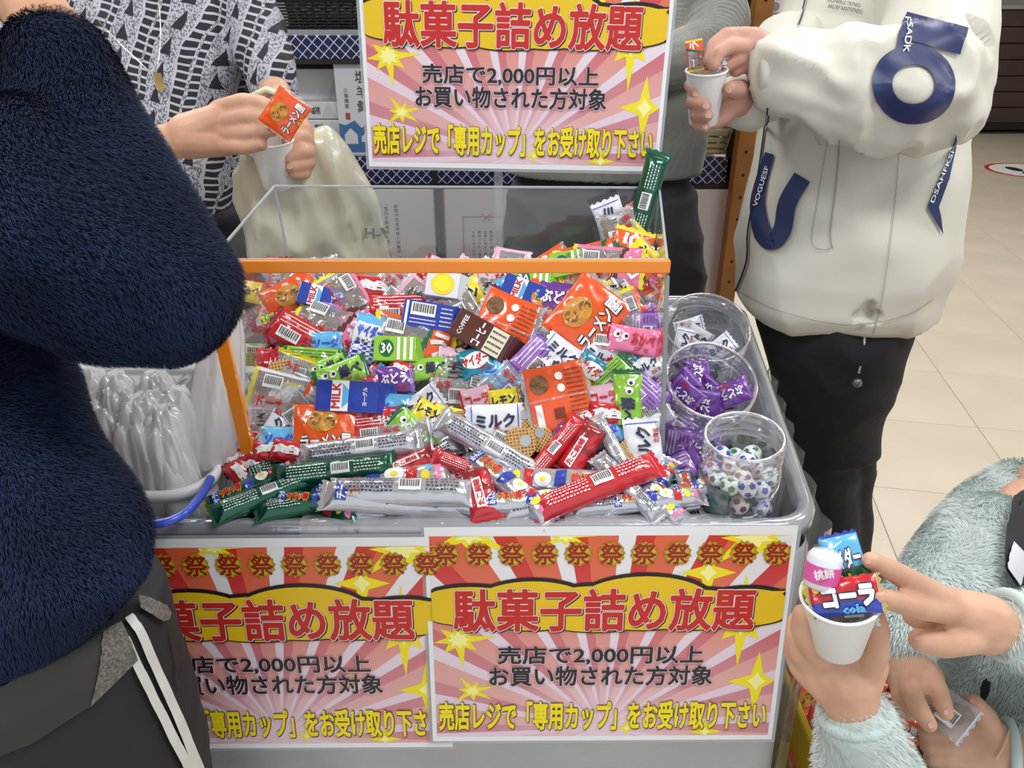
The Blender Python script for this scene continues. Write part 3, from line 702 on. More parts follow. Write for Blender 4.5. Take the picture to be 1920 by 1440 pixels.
# strips of clear tape along the front rim
for (x0, x1) in ((-.24, .03), (.06, .25)):
    V = []; xs = np.linspace(x0, x1, 16)
    for i, x in enumerate(xs):
        wv = .0012*math.sin(i*2.1)
        V += [Vector((x, .734, .788+wv))+cw, Vector((x, .722, .7915+wv*1.5))+cw, Vector((x, .709, .79))+cw, Vector((x, .7065, .77+wv))+cw]
    link('clear_tape', mesh_of('clear_tape', V, [(i*4+j, i*4+j+1, i*4+j+5, i*4+j+4) for i in range(15) for j in range(3)], film('tape_film', '#f2f2f4', .75, .06, .6, 30), True), cart)

# ================================================================== clear acrylic case, orange trim
FT = [W(385, 500, .858), W(1252, 512, .858)]                      # top of the open front
fy = .826; BY = 1.10
bl = onY(515, 349, BY); br = onY(1236, 352, BY)
zb = .70
cs = empty('acrylic_case', (0, .826, zb), 'clear acrylic candy case with orange bar across its front', 'case')
cw2 = Vector((0, -.826, -zb))
xl0, xr0 = onY(480, 868, fy).x, onY(1243, 885, fy).x
zt = FT[0].z
def quad_panel(P, th, name, m, parent, w):
    """P: four corners; a sheet of thickness th"""
    n_ = (P[1]-P[0]).cross(P[3]-P[0]).normalized()*th/2
    V = [p-n_+w for p in P]+[p+n_+w for p in P]
    return MB().add(V, [(3, 2, 1, 0), (4, 5, 6, 7), (0, 1, 5, 4), (1, 2, 6, 5), (2, 3, 7, 6), (3, 0, 4, 7)]).build(name, m, parent)
A, B = Vector((FT[0].x, fy, zt)), Vector((FT[1].x, fy, zt)); Cc, Dd = Vector((bl.x, BY, bl.z)), Vector((br.x, BY, br.z))
a0, b0, c0, d0 = Vector((xl0, fy, zb)), Vector((xr0, fy, zb)), Vector((bl.x+.02, BY, zb)), Vector((br.x-.01, BY, zb))
quad_panel([a0, c0, Cc, A], .003, 'side_panel', M_acr, cs, cw2)
quad_panel([b0, d0, Dd, B], .003, 'side_panel', M_acr, cs, cw2)
quad_panel([c0, d0, Dd, Cc], .003, 'back_panel', M_acr, cs, cw2)
quad_panel([a0, b0, d0, c0], .003, 'bottom_panel', M_acr, cs, cw2)
def edge(p, q, w_, m, nm='polished_edge'):
    d = (q-p); M = axis_mtx(p, q); M.translation = p+cw2
    return MB().box((-w_/2, -w_/2, 0), (w_/2, w_/2, d.length), M=M, bev=w_*.2).build(nm, m, cs)
for p, q in ((A, Cc), (B, Dd), (Cc, Dd), (c0, Cc), (d0, Dd)): edge(p, q, .0032, M_acre)
edge(Vector((xr0, fy-.001, zb+.06)), Vector((B.x, fy-.001, zt-.01)), .005, film('acrylic_edge2', '#a9adb0', .3, .15))
M_or = mat('orange_trim', '#f08a1d', .35, coat=.4)
MB().box((A.x+.0, -.006, zt-zb-.006), (B.x+.002, .006, zt-zb+.0085), bev=.0015).build('orange_bar', M_or, cs)
l0 = Vector((xl0-.004, fy-.002, zb+.07)); l1 = Vector((A.x+.001, fy-.002, zt-.008))
M = Matrix(((1, 0, (l1.x-l0.x)/(l1.z-l0.z), 0), (0, 1, 0, 0), (0, 0, 1, 0), (0, 0, 0, 1)))
MB().box((-.0075, -.004, 0), (.0075, .004, l1.z-l0.z), M=Matrix.Translation(l0+cw2) @ M).build('orange_strip', M_or, cs)
edge(Vector((A.x, fy+.001, zt+.0075)), Vector((B.x-.003, fy+.001, zt+.0075)), .0035, M_acre)

# ================================================================== white basket of plastic bags
M_bw = mat('basket_white', '#dfe1e3', .35); M_bb = mat('basket_blue', '#3550c4', .3, coat=.4)
bk = empty('shopping_basket', (-.47, .9, .66), 'white slatted plastic basket with blue handles, filled with clear bags', 'basket')
bwv = Vector((.47, -.9, -.66))
bz = .80
_q = [onZ(x, y, bz) for x, y in ((345, 962), (462, 722))]
BK = [Vector((-.74, .752)), Vector((_q[0].x+.02, .752)), Vector((_q[1].x, _q[1].y)), Vector((-.365, 1.12)), Vector((-.74, 1.12))]
BKo = rrect([tuple(p) for p in BK], [.04, .05, .06, .05, .04], 6)
def ring(ptso, prof, cen):
    V = []; n = len(ptso)
    for s_, z in prof: V += [Vector((cen.x+(p.x-cen.x)*s_, cen.y+(p.y-cen.y)*s_, z))+bwv for p in ptso]
    return V, [(i*n+k, i*n+(k+1) % n, (i+1)*n+(k+1) % n, (i+1)*n+k) for i in range(len(prof)-1) for k in range(n)]
cenb = Vector((-.54, .92))
V, Fc = ring(BKo, [(.97, bz-.012), (1.0, bz-.01), (1.015, bz+.0), (1.0, bz+.006), (.96, bz+.004), (.945, bz-.012), (.97, bz-.012)], cenb)
link('rim', mesh_of('rim', V, Fc, M_bw, True), bk)
# walls with slots
nb = len(BKo); dn = []
for a, b in zip(BKo, BKo[1:]+BKo[:1]):
    m_ = max(1, int((b-a).length/.008)); dn += [a.lerp(b, k/m_) for k in range(m_)]
lev = [(.955, bz-.008), (.95, bz-.03), (.945, bz-.034), (.93, bz-.075), (.925, bz-.08), (.915, bz-.11), (.912, bz-.115), (.90, bz-.138), (.90, bz-.142)]
V, Fc = ring(dn, lev, cenb); n = len(dn); keep = []
for i in range(len(lev)-1):
    for k in range(n):
        if i in (2, 4, 6) and k % 3 == 0: continue
        keep.append((i*n+k, i*n+(k+1) % n, (i+1)*n+(k+1) % n, (i+1)*n+k))
keep.append(tuple((len(lev)-1)*n+k for k in range(n)))
wl = link('slotted_wall', mesh_of('slotted_wall', V, keep, M_bw), bk); sm_ = wl.modifiers.new('thickness', 'SOLIDIFY'); sm_.thickness = .002
for pl in ([(248, 980), (300, 985), (345, 968), (378, 935), (398, 900)], [(430, 838), (438, 812), (447, 790)]):
    pts = [onZ(px-3, py-3, bz+.006)+bwv for px, py in spline(pl, 5)]
    MB().tube(pts, .0052, 8, cap=True).build('blue_handle', M_bb, bk, smooth=True)
M_bag = film('bag_film_white', '#f1f3f6', .22, .3, .5, 60)
M_bag2 = film('bag_plastic_white', '#fdfdff', .30, .28, .5, 60, refl=.12, power=3, stretch=(1, 1, .13), glow=True)
def bagtip(c, h, w, d, yaw, tilt, seed, label):
    r = random.Random(seed); n = 40; V = []; lv = 14
    fold = [r.uniform(0, 6.28) for _ in range(4)]
    for i in range(lv):
        t = i/(lv-1); z = h*(1-(1-t)**1.6) if False else h*math.sin(t*PI/2)**.9
        sc = math.cos(t*PI/2*.97)**.5*(1-.15*t)
        for k in range(n):
            a = 2*PI*k/n; wr = 1+.07*math.sin(a*6+fold[0]+t*2)+.06*math.sin(a*11+fold[1])+.05*math.sin(a*4+fold[2]-t*3)
            V.append(Vector((w*sc*wr*math.cos(a)+tilt*z, d*sc*wr*math.sin(a), z+.004*math.sin(a*5+fold[3])*t)))
    Fc = [(i*n+k, i*n+(k+1) % n, (i+1)*n+(k+1) % n, (i+1)*n+k) for i in range(lv-1) for k in range(n)]+[tuple((lv-1)*n+k for k in range(n))]
    # crumpled ears on top
    o = link('plastic_bag', mesh_of('plastic_bag', V, Fc, M_bag2, True), None, loc=c, rot=(0, 0, yaw))
    q = MB()
    for j in range(5):
        x = r.uniform(-.7, .7)*w*.5; a = r.uniform(-.5, .5)
        q.add([(tilt*h+x-.006, -.004, h*.95), (tilt*h+x+.006, .003, h*.95), (tilt*h+x+.004+a*.012, .004, h+.007), (tilt*h+x-.005+a*.012, -.003, h+.005)], [(0, 1, 2, 3)])
    q.build('crumpled_top', M_bag2, o)
    return tag(o, label, 'bag', 'clear plastic bags in the white basket')
tips = [(560, 845), (440, 865), (365, 855), (290, 860), (335, 895), (270, 905), (245, 790), (300, 810), (350, 790), (395, 800), (330, 745), (285, 755), (230, 740), (375, 745), (415, 740), (205, 715), (250, 700), (300, 700), (345, 700), (390, 700), (215, 765), (425, 700), (180, 690), (262, 845), (320, 960)]
tips = [(215, 700, 0), (262, 702, 0), (318, 702, 0), (372, 705, 0), (230, 728, 0), (205, 745, 0), (282, 738, 0), (330, 732, 0), (395, 735, 1), (250, 735, 0), (303, 752, 0), (362, 742, 1), (240, 772, 0), (325, 765, 0), (358, 778, 0), (383, 755, 1), (312, 790, 1), (352, 792, 1), (268, 797, 0), (293, 830, 1), (265, 815, 0), (345, 832, 1), (325, 862, 2), (330, 905, 0), (300, 880, 0), (300, 915, 0), (345, 880, 1), (285, 860, 0), (395, 800, 1), (372, 828, 1)]
for i, (px, py, kk) in enumerate(tips):
    zt_ = .925-.085*((py-690)/180)
    top = onZ(px, py, zt_)
    xr_ = _q[0].x+(_q[1].x-_q[0].x)*(top.y-_q[0].y)/(_q[1].y-_q[0].y); top.y = max(top.y, .79); top.x = min(top.x, xr_-.03)
    hh = min(.18, zt_-.70); big = 1.35 if kk == 2 else (1.1 if kk == 1 else 1)
    row = min(5, int((py-700)/42)); ox = sorted(t[0] for t in tips if min(5, int((t[1]-700)/42)) == row).index(px)
    bagtip((top.x-.012, top.y, zt_-hh), hh, .034*big, .027*big, random.uniform(-.5, .5), random.uniform(-.12, .12), i, 'crumpled clear bag in the white basket, %s row from back, %s from left' % (('first', 'second', 'third', 'fourth', 'fifth', 'front')[row], ('first', 'second', 'third', 'fourth', 'fifth', 'sixth', 'seventh', 'eighth', 'ninth')[min(ox, 8)]))
b_ = bagtip(tuple(W(398, 868, .97)), .20, .032, .016, .25, .24, 77, 'large crumpled clear bag leaning out over the orange strip'); del b_['group']

# ================================================================== jars
M_jar = film('jar_plastic', '#fafafd', .96, .04, .12, 25, refl=.09, power=2.6)
M_jrim = film('jar_plastic_thick', '#f0f0f6', .80, .05, refl=.22, power=1.6)
def jar(M, r, h, label, neck=.86, nh=.03):
    e = empty('candy_jar', (0, 0, 0), label, 'jar'); e.matrix_local = M
    MB().lathe([(r*.9, .0), (r*.97, .004), (r, .012), (r, h-nh-.018), (r*.97, h-nh-.008), (r*neck, h-nh)], 40).build('body', M_jar, e, smooth=True)
    prof = []
    for k in range(13):
        z = h-nh+nh*k/12; prof.append((r*neck+(.0022 if (k % 4) in (1, 2) else -.0006), z))
    MB().lathe(prof, 40).build('threaded_neck', M_jrim, e, smooth=True)
    MB().tube([(r*neck*math.cos(2*PI*k/40), r*neck*math.sin(2*PI*k/40), h) for k in range(40)], .0022, 8, closed=True).build('lip', M_jrim, e, smooth=True)
    MB().lathe([(.0005, .002), (r*.88, .001), (r*.9, .0)], 40).build('bottom', M_jar, e, smooth=True)
    return e
# front jar: upright, leaning slightly; middle and back jars lie tilted to the front
jt = W(1396, 818, .875); jb = W(1390, 935, 1.0)
def jar_mtx(base, top): M = axis_mtx(base, top); M.translation = base; return M
J1b = Vector((jt.x+.008, jt.y+.02, jt.z-.125)); J1 = jar_mtx(J1b, jt); jar(J1, .047, (jt-J1b).length, 'clear jar of football chocolates, nearest the front rim', .92, .032)
t2 = W(1334, 712, .985); b2 = t2+Vector((-.012, .055, -.155)); b2 = t2+Vector((-.010, .075, -.125)); J2 = jar_mtx(b2, t2); jar(J2, .062, (t2-b2).length, 'large clear jar of purple candies tilted between the other two jars', .93, .03)
t3 = W(1326, 612, 1.18); b3 = t3+Vector((.0, .07, -.12)); J3 = jar_mtx(b3, t3); jar(J3, .068, (t3-b3).length, 'clear jar of white and blue milk candies at the back', .95, .03)
# label on the front jar
V = []; 
for k in range(9):
    a = math.radians(200+k*8); V += [(.0475*math.cos(a), .0475*math.sin(a), .03), (.0475*math.cos(a), .0475*math.sin(a), .08)]
jl = MB().add(V, [(2*k, 2*k+2, 2*k+3, 2*k+1) for k in range(8)])
_e = [o for o in bpy.data.objects if o.name.startswith('candy_jar')][0]
_jl = jl.build('paper_label', mat('jar_label', '#8d8f86', .4, col2='#3f5a66', vscale=90), _e)
# ================================================================== people
def skin(name, a, b): return mat(name, a, .5, spec=.35, sss=.12, col2=b, vscale=22, bump=.06, bscale=160)
SK_A = skin('skin_warm', '#bf8f6f', '#c99c7d'); SK_B = skin('skin_light', '#c4957b', '#d2a68c'); SK_D = skin('skin_rosy', '#b98b7a', '#c99a88'); SK_E = skin('skin_child', '#c69a80', '#d4a98f')
M_nail = mat('fingernail', '#d8aa9c', .25, coat=.4); M_hair = mat('hair_dark', '#1c1512', .45)
def wr(s, a, st=(1, 1, 1), seed=0):
    def f(c, n):
        p = Vector((c.x*st[0]*s+seed, c.y*st[1]*s, c.z*st[2]*s)); v = noise.noise(p); w_ = noise.noise(p*2.1+Vector((5, 3, 1)))
        return a*(1-abs(v)*2.2)*.8 + a*.35*w_
    return f
def person(loc, label): return empty('person', loc, label, 'person')
def head(mb, c, r=.088, face=(0, -1)):
    f = Vector((face[0], face[1], 0)).normalized(); s = Vector((-f.y, f.x, 0)); up = Vector((0, 0, 1))
    M = Matrix((s, f, up)).transposed().to_4x4()
    ellipsoid(mb, c, r*.82, r*1.02, r*1.25, M); chain3(mb, [(c+f*r*.55-up*r*.65, r*.42), (c+f*r*.75-up*r*.85, r*.30)])
    chain3(mb, [(c+f*r*.95+up*r*.15, r*.10), (c+f*r*1.16-up*r*.12, r*.15)])
    for sg in (-1, 1):
        ellipsoid(mb, c+s*sg*r*.84, r*.09, r*.2, r*.3, M, 10); mb.add(*capsule(c+f*r*.98-up*r*.5+s*sg*r*.16, r*.07, c+f*r*1.0-up*r*.5, r*.08))
        mb.add(*capsule(c+f*r*.86+up*r*.3+s*sg*r*.3, r*.09, c+f*r*.8+up*r*.3+s*sg*r*.5, r*.07))
    return M, f, s
def hair(c, r, f, parent, long=.0):
    q = MB(); M = Matrix((Vector((-f.y, f.x, 0)), f, Vector((0, 0, 1)))).transposed().to_4x4()
    ellipsoid(q, c-f*r*.16+Vector((0, 0, r*.22)), r*.97, r*1.05, r*1.25, M)
    if long: q.add(*capsule(c-f*r*.45, r*.8, c-f*r*.55-Vector((0, 0, long)), r*.6))
    o = fuse('hair', q, .008, 3, M_hair, parent)
    for sg in (-1, 1):
        s = Vector((-f.y, f.x, 0)); qe = MB(); ellipsoid(qe, c+f*r*.93+s*sg*r*.32+Vector((0, 0, r*.12)), r*.12, r*.06, r*.06, M, 10)
        rel(qe.build('eye', M_black), parent)
def nails(tree, lst, parent, s=1):
    for (x, y, a, w_, h_) in lst:
        v = [(x+w_/2*math.cos(t)*math.cos(a)-h_/2*math.sin(t)*math.sin(a), y+w_/2*math.cos(t)*math.sin(a)+h_/2*math.sin(t)*math.cos(a)) for t in [2*PI*k/12 for k in range(12)]]
        drape('fingernail', v, [tuple(range(12))], tree, M_nail, parent, off=.0004, cut=30)

# ---------------------------------------------------------------- A: navy fleece, close at left
PA = person((-.42, .45, 0), 'person in navy fleece coat with raised arm, close at the left edge')
M_navy = mat('fleece_navy_base', '#0c152b', .95, spec=.2)
M_navyf = mat('fleece_navy_pile', '#101b36', .8, spec=.3, col2='#1c2d50', vscale=9)
q = MB()
chain(q, [(95, 70, .62, .026), (60, 10, .63, .026), (30, -20, .64, .030)]); chain(q, [(30, -20, .64, .03), (0, -75, .65, .032)])
for i, (dx, dy) in enumerate(((28, -60), (12, -75), (-8, -80), (-28, -72))): chain(q, [(5+dx, -80, .65, .0105), (5+dx*1.5, -80+dy*.6, .64, .0098), (dx*2, -80+dy, .63, .009)])
chain(q, [(30, -40, .64, .014), (75, -75, .63, .011), (80, -110, .62, .010)])
chain(q, [(95, 70, .62, .03), (320, 540, .65, .035), (60, 430, .66, .045), (-260, 330, .68, .06)])
c0 = W(-420, 330, .72); chain3(q, [(c0, .06), (c0+Vector((0, -.02, -.30)), .09), (c0+Vector((.06, .0, -.62)), .06), (c0+Vector((.09, 0, -1.12)), .035)])
chain3(q, [(c0, .05), (c0+Vector((0, .02, .12)), .05)]); hc = c0+Vector((.0, .05, .22)); M_, f_, s_ = head(q, hc, .088, (.5, 1))
bodyA = fuse('body', q, .003, 4, SK_A, PA); hair(hc, .09, f_, PA, .1)
# coat
q = MB()
chain(q, [(108, 118, .62, .041), (172, 262, .62, .044), (240, 400, .62, .051), (312, 548, .625, .0565)])
chain(q, [(98, 88, .62, .030), (112, 130, .62, .040)])
chain(q, [(318, 548, .625, .0585), (200, 545, .61, .060), (60, 430, .60, .080), (-160, 330, .62, .10)])
chain(q, [(215, 500, .60, .055), (80, 330, .60, .06)])
loft(q, [(240, -700, 20, .70, .08), (400, -700, 40, .70, .085), (560, -660, 70, .69, .085), (660, -620, 100, .68, .085), (760, -600, 140, .67, .085), (850, -590, 186, .66, .085), (930, -580, 245, .66, .085), (1005, -580, 275, .66, .085), (1070, -580, 270, .655, .085), (1120, -580, 226, .655, .08), (1165, -570, 182, .655, .075), (1205, -540, 128, .66, .06)], p=2.0)
def dA(c, n): return .0045*noise.noise(c*9)+.004*(1-abs(noise.noise(Vector((c.x*7+c.z*4, c.y*6, c.z*7-c.x*3))))*2.5)
coatA = fuse('coat', q, .006, 5, M_navy, PA, dA)
fur('coat_pile', coatA, 240000, .0068, .00065, (.45, -.1, -1), M_navyf, PA, .4, 3)
# trousers with stripes
M_track = mat('track_trousers', '#1b1c1f', .75, bump=.08, bscale=220); M_stripe = mat('stripe_white', '#c9c9c6', .7); M_melange = mat('melange_grey', '#4a4744', .9, col2='#77726c', vscale=420)
q = MB()
loft(q, [(1120, -500, 296, .70, .11), (1180, -500, 306, .71, .12), (1250, -480, 322, .73, .13), (1310, -460, 342, .75, .13), (1370, -440, 366, .77, .12), (1440, -420, 386, .80, .11), (1560, -380, 402, .86, .10), (1800, -300, 420, 1.0, .10)], 40)
def dT(c, n): return .0035*noise.noise(Vector((c.x*14, c.y*14, c.z*5)))+.002*noise.noise(c*40)
trA = fuse('trousers', q, .008, 5, M_track, PA, dT)
tA = bvh([trA])
for w_, pts in ((17, [(243, 1158), (262, 1190), (285, 1245), (312, 1305), (332, 1350), (352, 1400), (372, 1450), (385, 1500)]), (17, [(232, 1195), (250, 1238), (275, 1290), (302, 1345), (325, 1392), (350, 1440), (368, 1500)])):
    v, f = strip2(spline(pts, 4), [w_*(1+.1*k/28) for k in range(len(spline(pts, 4)))]); drape('white_stripe', v, f, tA, M_stripe, PA, off=.003)
drape('grey_hem', [(262, 1120), (305, 1135), (314, 1150), (310, 1162), (300, 1165), (262, 1145)], [tuple(range(6))], tA, M_melange, PA, off=.004)
drape('grey_hem', [(195, 1190), (230, 1170), (252, 1235), (168, 1320)], [tuple(range(4))], tA, M_melange, PA, off=.0045)
drape('waist_panel', [(0, 1290), (200, 1175), (195, 1200), (168, 1320), (60, 1390), (0, 1412)], [tuple(range(6))], tA, mat('waist_dark_olive', '#34332f', .85), PA, off=.0035)
v, f = strip2([(314, 1178), (322, 1215), (327, 1250), (325, 1275), (332, 1290)], 3); drape('cord', v, f, bvh([trA, bodyA]+[o for o in bpy.data.objects if o.name.startswith('sheet')]), M_black, PA, off=.003, cut=6)

# ---------------------------------------------------------------- B: patterned blouse, behind at left
PB = person((-.42, 1.5, 0), 'person in black and white patterned blouse holding an orange candy packet')
def pattern_mat():
    m = bpy.data.materials.new('blouse_print'); m.use_nodes = True; nt = m.node_tree; b = nt.nodes['Principled BSDF']; b.inputs['Roughness'].default_value = .8
    L = nt.links; tc = nt.nodes.new('ShaderNodeTexCoord'); nz = nt.nodes.new('ShaderNodeTexNoise'); nz.inputs['Scale'].default_value = 9; L.new(tc.outputs['Object'], nz.inputs['Vector'])
    nf = nt.nodes.new('ShaderNodeTexNoise'); nf.inputs['Scale'].default_value = 330; nf.inputs['Detail'].default_value = 1
    mpf = nt.nodes.new('ShaderNodeMapping'); mpf.inputs['Rotation'].default_value = (0, .35, 0); mpf.inputs['Scale'].default_value = (1.2, 1, .55); L.new(tc.outputs['Object'], mpf.inputs[0]); L.new(mpf.outputs[0], nf.inputs['Vector'])
    rot = nt.nodes.new('ShaderNodeMapping'); rot.inputs['Rotation'].default_value = (0, -.28, 0); L.new(tc.outputs['Object'], rot.inputs[0])
    sp = nt.nodes.new('ShaderNodeSeparateXYZ'); L.new(rot.outputs[0], sp.inputs[0])
    def mth(op, a, b_=None):
        n = nt.nodes.new('ShaderNodeMath'); n.operation = op
        for i, q_ in enumerate((a, b_)):
            if q_ is None: continue
            if isinstance(q_, (int, float)): n.inputs[i].default_value = q_
            else: L.new(q_, n.inputs[i])
        return n.outputs[0]
    wob = mth('MULTIPLY', mth('SUBTRACT', nz.outputs[0], .5), .05)
    u = mth('FRACT', mth('DIVIDE', mth('ADD', mth('ADD', sp.outputs[0], wob), 10), .078)); z = mth('ADD', sp.outputs[2], mth('MULTIPLY', wob, .6))
    rung = mth('FRACT', mth('DIVIDE', z, .0125)); tri = mth('FRACT', mth('DIVIDE', z, .038))
    col = lambda lo, hi: mth('MULTIPLY', mth('GREATER_THAN', u, lo), mth('LESS_THAN', u, hi))
    blackrung = mth('MULTIPLY', mth('GREATER_THAN', rung, .30), mth('MAXIMUM', col(.05, .27), col(.33, .47)))
    t1 = mth('LESS_THAN', mth('ABSOLUTE', mth('SUBTRACT', u, .73)), mth('MULTIPLY', mth('SUBTRACT', .92, tri), .17))
    t1 = mth('MULTIPLY', t1, mth('GREATER_THAN', tri, .2))
    speck = mth('MULTIPLY', mth('GREATER_THAN', nf.outputs[0], .53), mth('MAXIMUM', col(.48, 1.0), col(.27, .33)))
    blk = mth('MAXIMUM', mth('MAXIMUM', blackrung, t1), mth('MULTIPLY', speck, .75)); 
    c = nt.nodes.new('ShaderNodeMix'); c.data_type = 'RGBA'; L.new(blk, c.inputs[0]); c.inputs[6].default_value = lin('#aeaeb9'); c.inputs[7].default_value = lin('#191a24'); L.new(c.outputs[2], b.inputs['Base Color']); return m
M_pat = pattern_mat()
q = MB()
# right hand with the packet
chain(q, [(190, 300, 1.22, .030), (300, 272, 1.17, .028), (352, 256, 1.155, .027)])
chain(q, [(352, 250, 1.155, .030), (412, 222, 1.15, .022)]); chain(q, [(352, 262, 1.155, .029), (425, 268, 1.16, .020)]); chain(q, [(380, 236, 1.16, .026), (425, 240, 1.155, .022)])
for pts in ([(408, 205, 1.15, .0135), (455, 190, 1.13, .0125), (488, 193, 1.12, .0115), (506, 201, 1.115, .010)],
            [(418, 228, 1.145, .014), (468, 218, 1.125, .013), (505, 222, 1.115, .011)],
            [(420, 250, 1.15, .0135), (470, 248, 1.13, .0125), (510, 243, 1.118, .0105)],
            [(415, 272, 1.155, .013), (458, 276, 1.14, .0115), (490, 270, 1.13, .010)]): chain(q, pts)
chain(q, [(400, 230, 1.17, .016), (460, 232, 1.165, .013), (498, 232, 1.155, .011)])
# left hand round the cup
chain(q, [(515, 175, 1.28, .022), (548, 215, 1.235, .021), (562, 262, 1.215, .026)]); chain(q, [(562, 250, 1.215, .024), (560, 292, 1.215, .022)])
for pts in ([(572, 262, 1.20, .012), (560, 258, 1.175, .0115), (540, 264, 1.165, .010)],
            [(578, 283, 1.20, .0125), (568, 285, 1.172, .0118), (541, 295, 1.163, .0105)],
            [(578, 304, 1.205, .012), (566, 308, 1.178, .0112), (547, 312, 1.168, .010)],
            [(572, 322, 1.21, .011), (565, 325, 1.185, .0105), (553, 326, 1.178, .0095)]): chain(q, pts)
chain(q, [(515, 175, 1.28, .028), (480, 90, 1.37, .035), (440, -60, 1.42, .045)]); chain(q, [(190, 300, 1.22, .03), (10, 150, 1.35, .036), (120, -50, 1.43, .045)])
cB = W(290, -70, 1.43); chain3(q, [(cB, .08), (cB+Vector((0, 0, -.35)), .09), (cB+Vector((0, 0, -.6)), .09), (cB+Vector((.04, .17, -.8)), .05), (cB+Vector((.09, .2, -1.32)), .04)])
chain3(q, [(cB, .06), (cB+Vector((0, 0, .13)), .05)]); hc = cB+Vector((0, -.02, .24)); _, f_, _ = head(q, hc, .088, (.3, -1))
bodyB = fuse('body', q, .0028, 4, SK_B, PB); hair(hc, .09, f_, PB, .12)
q = MB()
loft(q, [(-90, 130, 440, 1.42, .09), (-40, 70, 475, 1.41, .11), (50, 95, 466, 1.40, .12), (150, 110, 455, 1.39, .125), (250, 120, 446, 1.39, .125), (330, 120, 436, 1.39, .125), (402, 120, 430, 1.40, .12)])
chain(q, [(432, -50, 1.42, .062), (478, 60, 1.375, .052), (500, 120, 1.32, .044), (512, 160, 1.295, .038)])
chain(q, [(130, -50, 1.42, .065), (15, 120, 1.36, .056), (110, 240, 1.26, .046), (235, 290, 1.20, .038)])
wB = wr(11, .007, (1.4, 1, .8), 3); blouse = fuse('blouse', q, .006, 4, M_pat, PB, wB)
q = MB(); loft(q, [(385, 130, 470, 1.41, .115), (450, 130, 490, 1.44, .12), (520, 140, 505, 1.56, .11), (620, 160, 515, 1.76, .11), (800, 200, 520, 1.95, .10), (970, 260, 520, 2.08, .08)])
M_btr = mat('trousers_black', '#1a1a20', .8, bump=.1, bscale=90); trB = fuse('trousers', q, .009, 4, M_btr, PB, wr(8, .006, (1, 1, .5), 8))
M_shoe = mat('shoe_black', '#151517', .5)
def shoes(pts, parent, m=M_shoe, s=1, face=(0, -1)):
    f = Vector((face[0], face[1], 0)).normalized()
    for p in pts:
        q = MB(); p = Vector(p); p.z = 0
        chain3(q, [(p-f*.06*s+Vector((0, 0, .042)), .038*s), (p+f*.05*s+Vector((0, 0, .034)), .036*s), (p+f*.13*s+Vector((0, 0, .03)), .030*s)]); q.box((p.x-.035, p.y-.035, .0), (p.x+.035, p.y+.035, .03)); fuse('shoe', q, .006, 3, m, parent)
shoes([(-.55, 1.55, 0), (-.32, 1.55, 0)], PB)
tB = bvh([blouse]); M_silver = mat('silver_chain', '#c9c4ba', .25, metal=.9); M_brass = mat('pendant_brass', '#a88c58', .3, metal=.8)
for pts in ([(158, 0), (205, 62), (252, 108), (290, 145)], [(299, -5), (302, 50), (300, 100), (293, 145)]):
    v, f = strip2(spline(pts, 4), 1.8); drape('necklace_chain', v, f, tB, M_silver, PB, off=.004, cut=8)
drape('pendant', [(289, 143), (303, 141), (311, 168), (303, 175), (295, 172)], [tuple(range(5))], tB, M_brass, PB, off=.007, cut=6)
nails(bvh([bodyB]), [(537, 265, .2, 13, 10), (537, 297, .1, 15, 11), (543, 312, .1, 13, 10), (550, 326, .1, 11, 8)], PB)

# ---------------------------------------------------------------- C: grey ribbed sweater behind the hanging poster
PC = person((.23, 1.78, 0), 'person in grey ribbed sweater standing behind the hanging poster')
M_knit = mat('knit_grey', '#74746f', .95, sheen=.3); M_skirt = mat('skirt_charcoal', '#3a3b41', .85, bump=.15, bscale=60, var=.12, vscale=8)
def knit(c, n):
    a = math.atan2(c.y-1.78, c.x-.23) if abs(c.x-.23) < .32 else 0
    return .0016*math.sin(a*150) + .006*noise.noise(c*7)
q = MB()
loft(q, [(-120, 990, 1290, 1.77, .09), (-60, 955, 1325, 1.75, .12), (60, 950, 1330, 1.73, .13), (160, 955, 1330, 1.72, .13), (260, 950, 1325, 1.72, .13), (322, 952, 1312, 1.73, .13)])
chain(q, [(1318, -60, 1.72, .075), (1345, 40, 1.68, .072), (1330, 90, 1.64, .068), (1285, 110, 1.62, .06), (1180, 130, 1.5, .045)]); chain(q, [(985, -60, 1.75, .07), (960, 110, 1.62, .06), (1030, 190, 1.5, .045)])
sw = fuse('sweater', q, .005, 3, M_knit, PC, knit)
tC = bvh([sw])
# raised ribs on the sleeve and body
rb = MB()
q = MB(); chain(q, [(1180, 130, 1.5, .028), (1120, 140, 1.44, .026)]); chain(q, [(1030, 190, 1.5, .028), (1080, 200, 1.44, .026)])
for k in range(4): chain(q, [(1115, 125+k*13, 1.43, .0105), (1085, 123+k*13, 1.42, .0098), (1065, 130+k*13, 1.42, .009)]); chain(q, [(1085, 178+k*13, 1.43, .0105), (1112, 180+k*13, 1.42, .0098), (1130, 187+k*13, 1.42, .009)])
chain(q, [(1120, 130, 1.43, .013), (1110, 95, 1.42, .011)]); chain(q, [(1085, 190, 1.43, .013), (1095, 160, 1.42, .011)])
chain(q, [(1180, 130, 1.5, .03), (1330, 60, 1.7, .035), (1290, -60, 1.75, .04)]); chain(q, [(1030, 190, 1.5, .03), (970, 90, 1.65, .035), (990, -60, 1.76, .04)])
cC = W(1140, -90, 1.78); chain3(q, [(cC, .09), (cC+Vector((0, 0, -.6)), .09), (cC+Vector((.0, 0, -1.0)), .05), (cC+Vector((.0, 0, -1.33)), .04)]); chain3(q, [(cC, .06), (cC+Vector((0, 0, .14)), .05)])
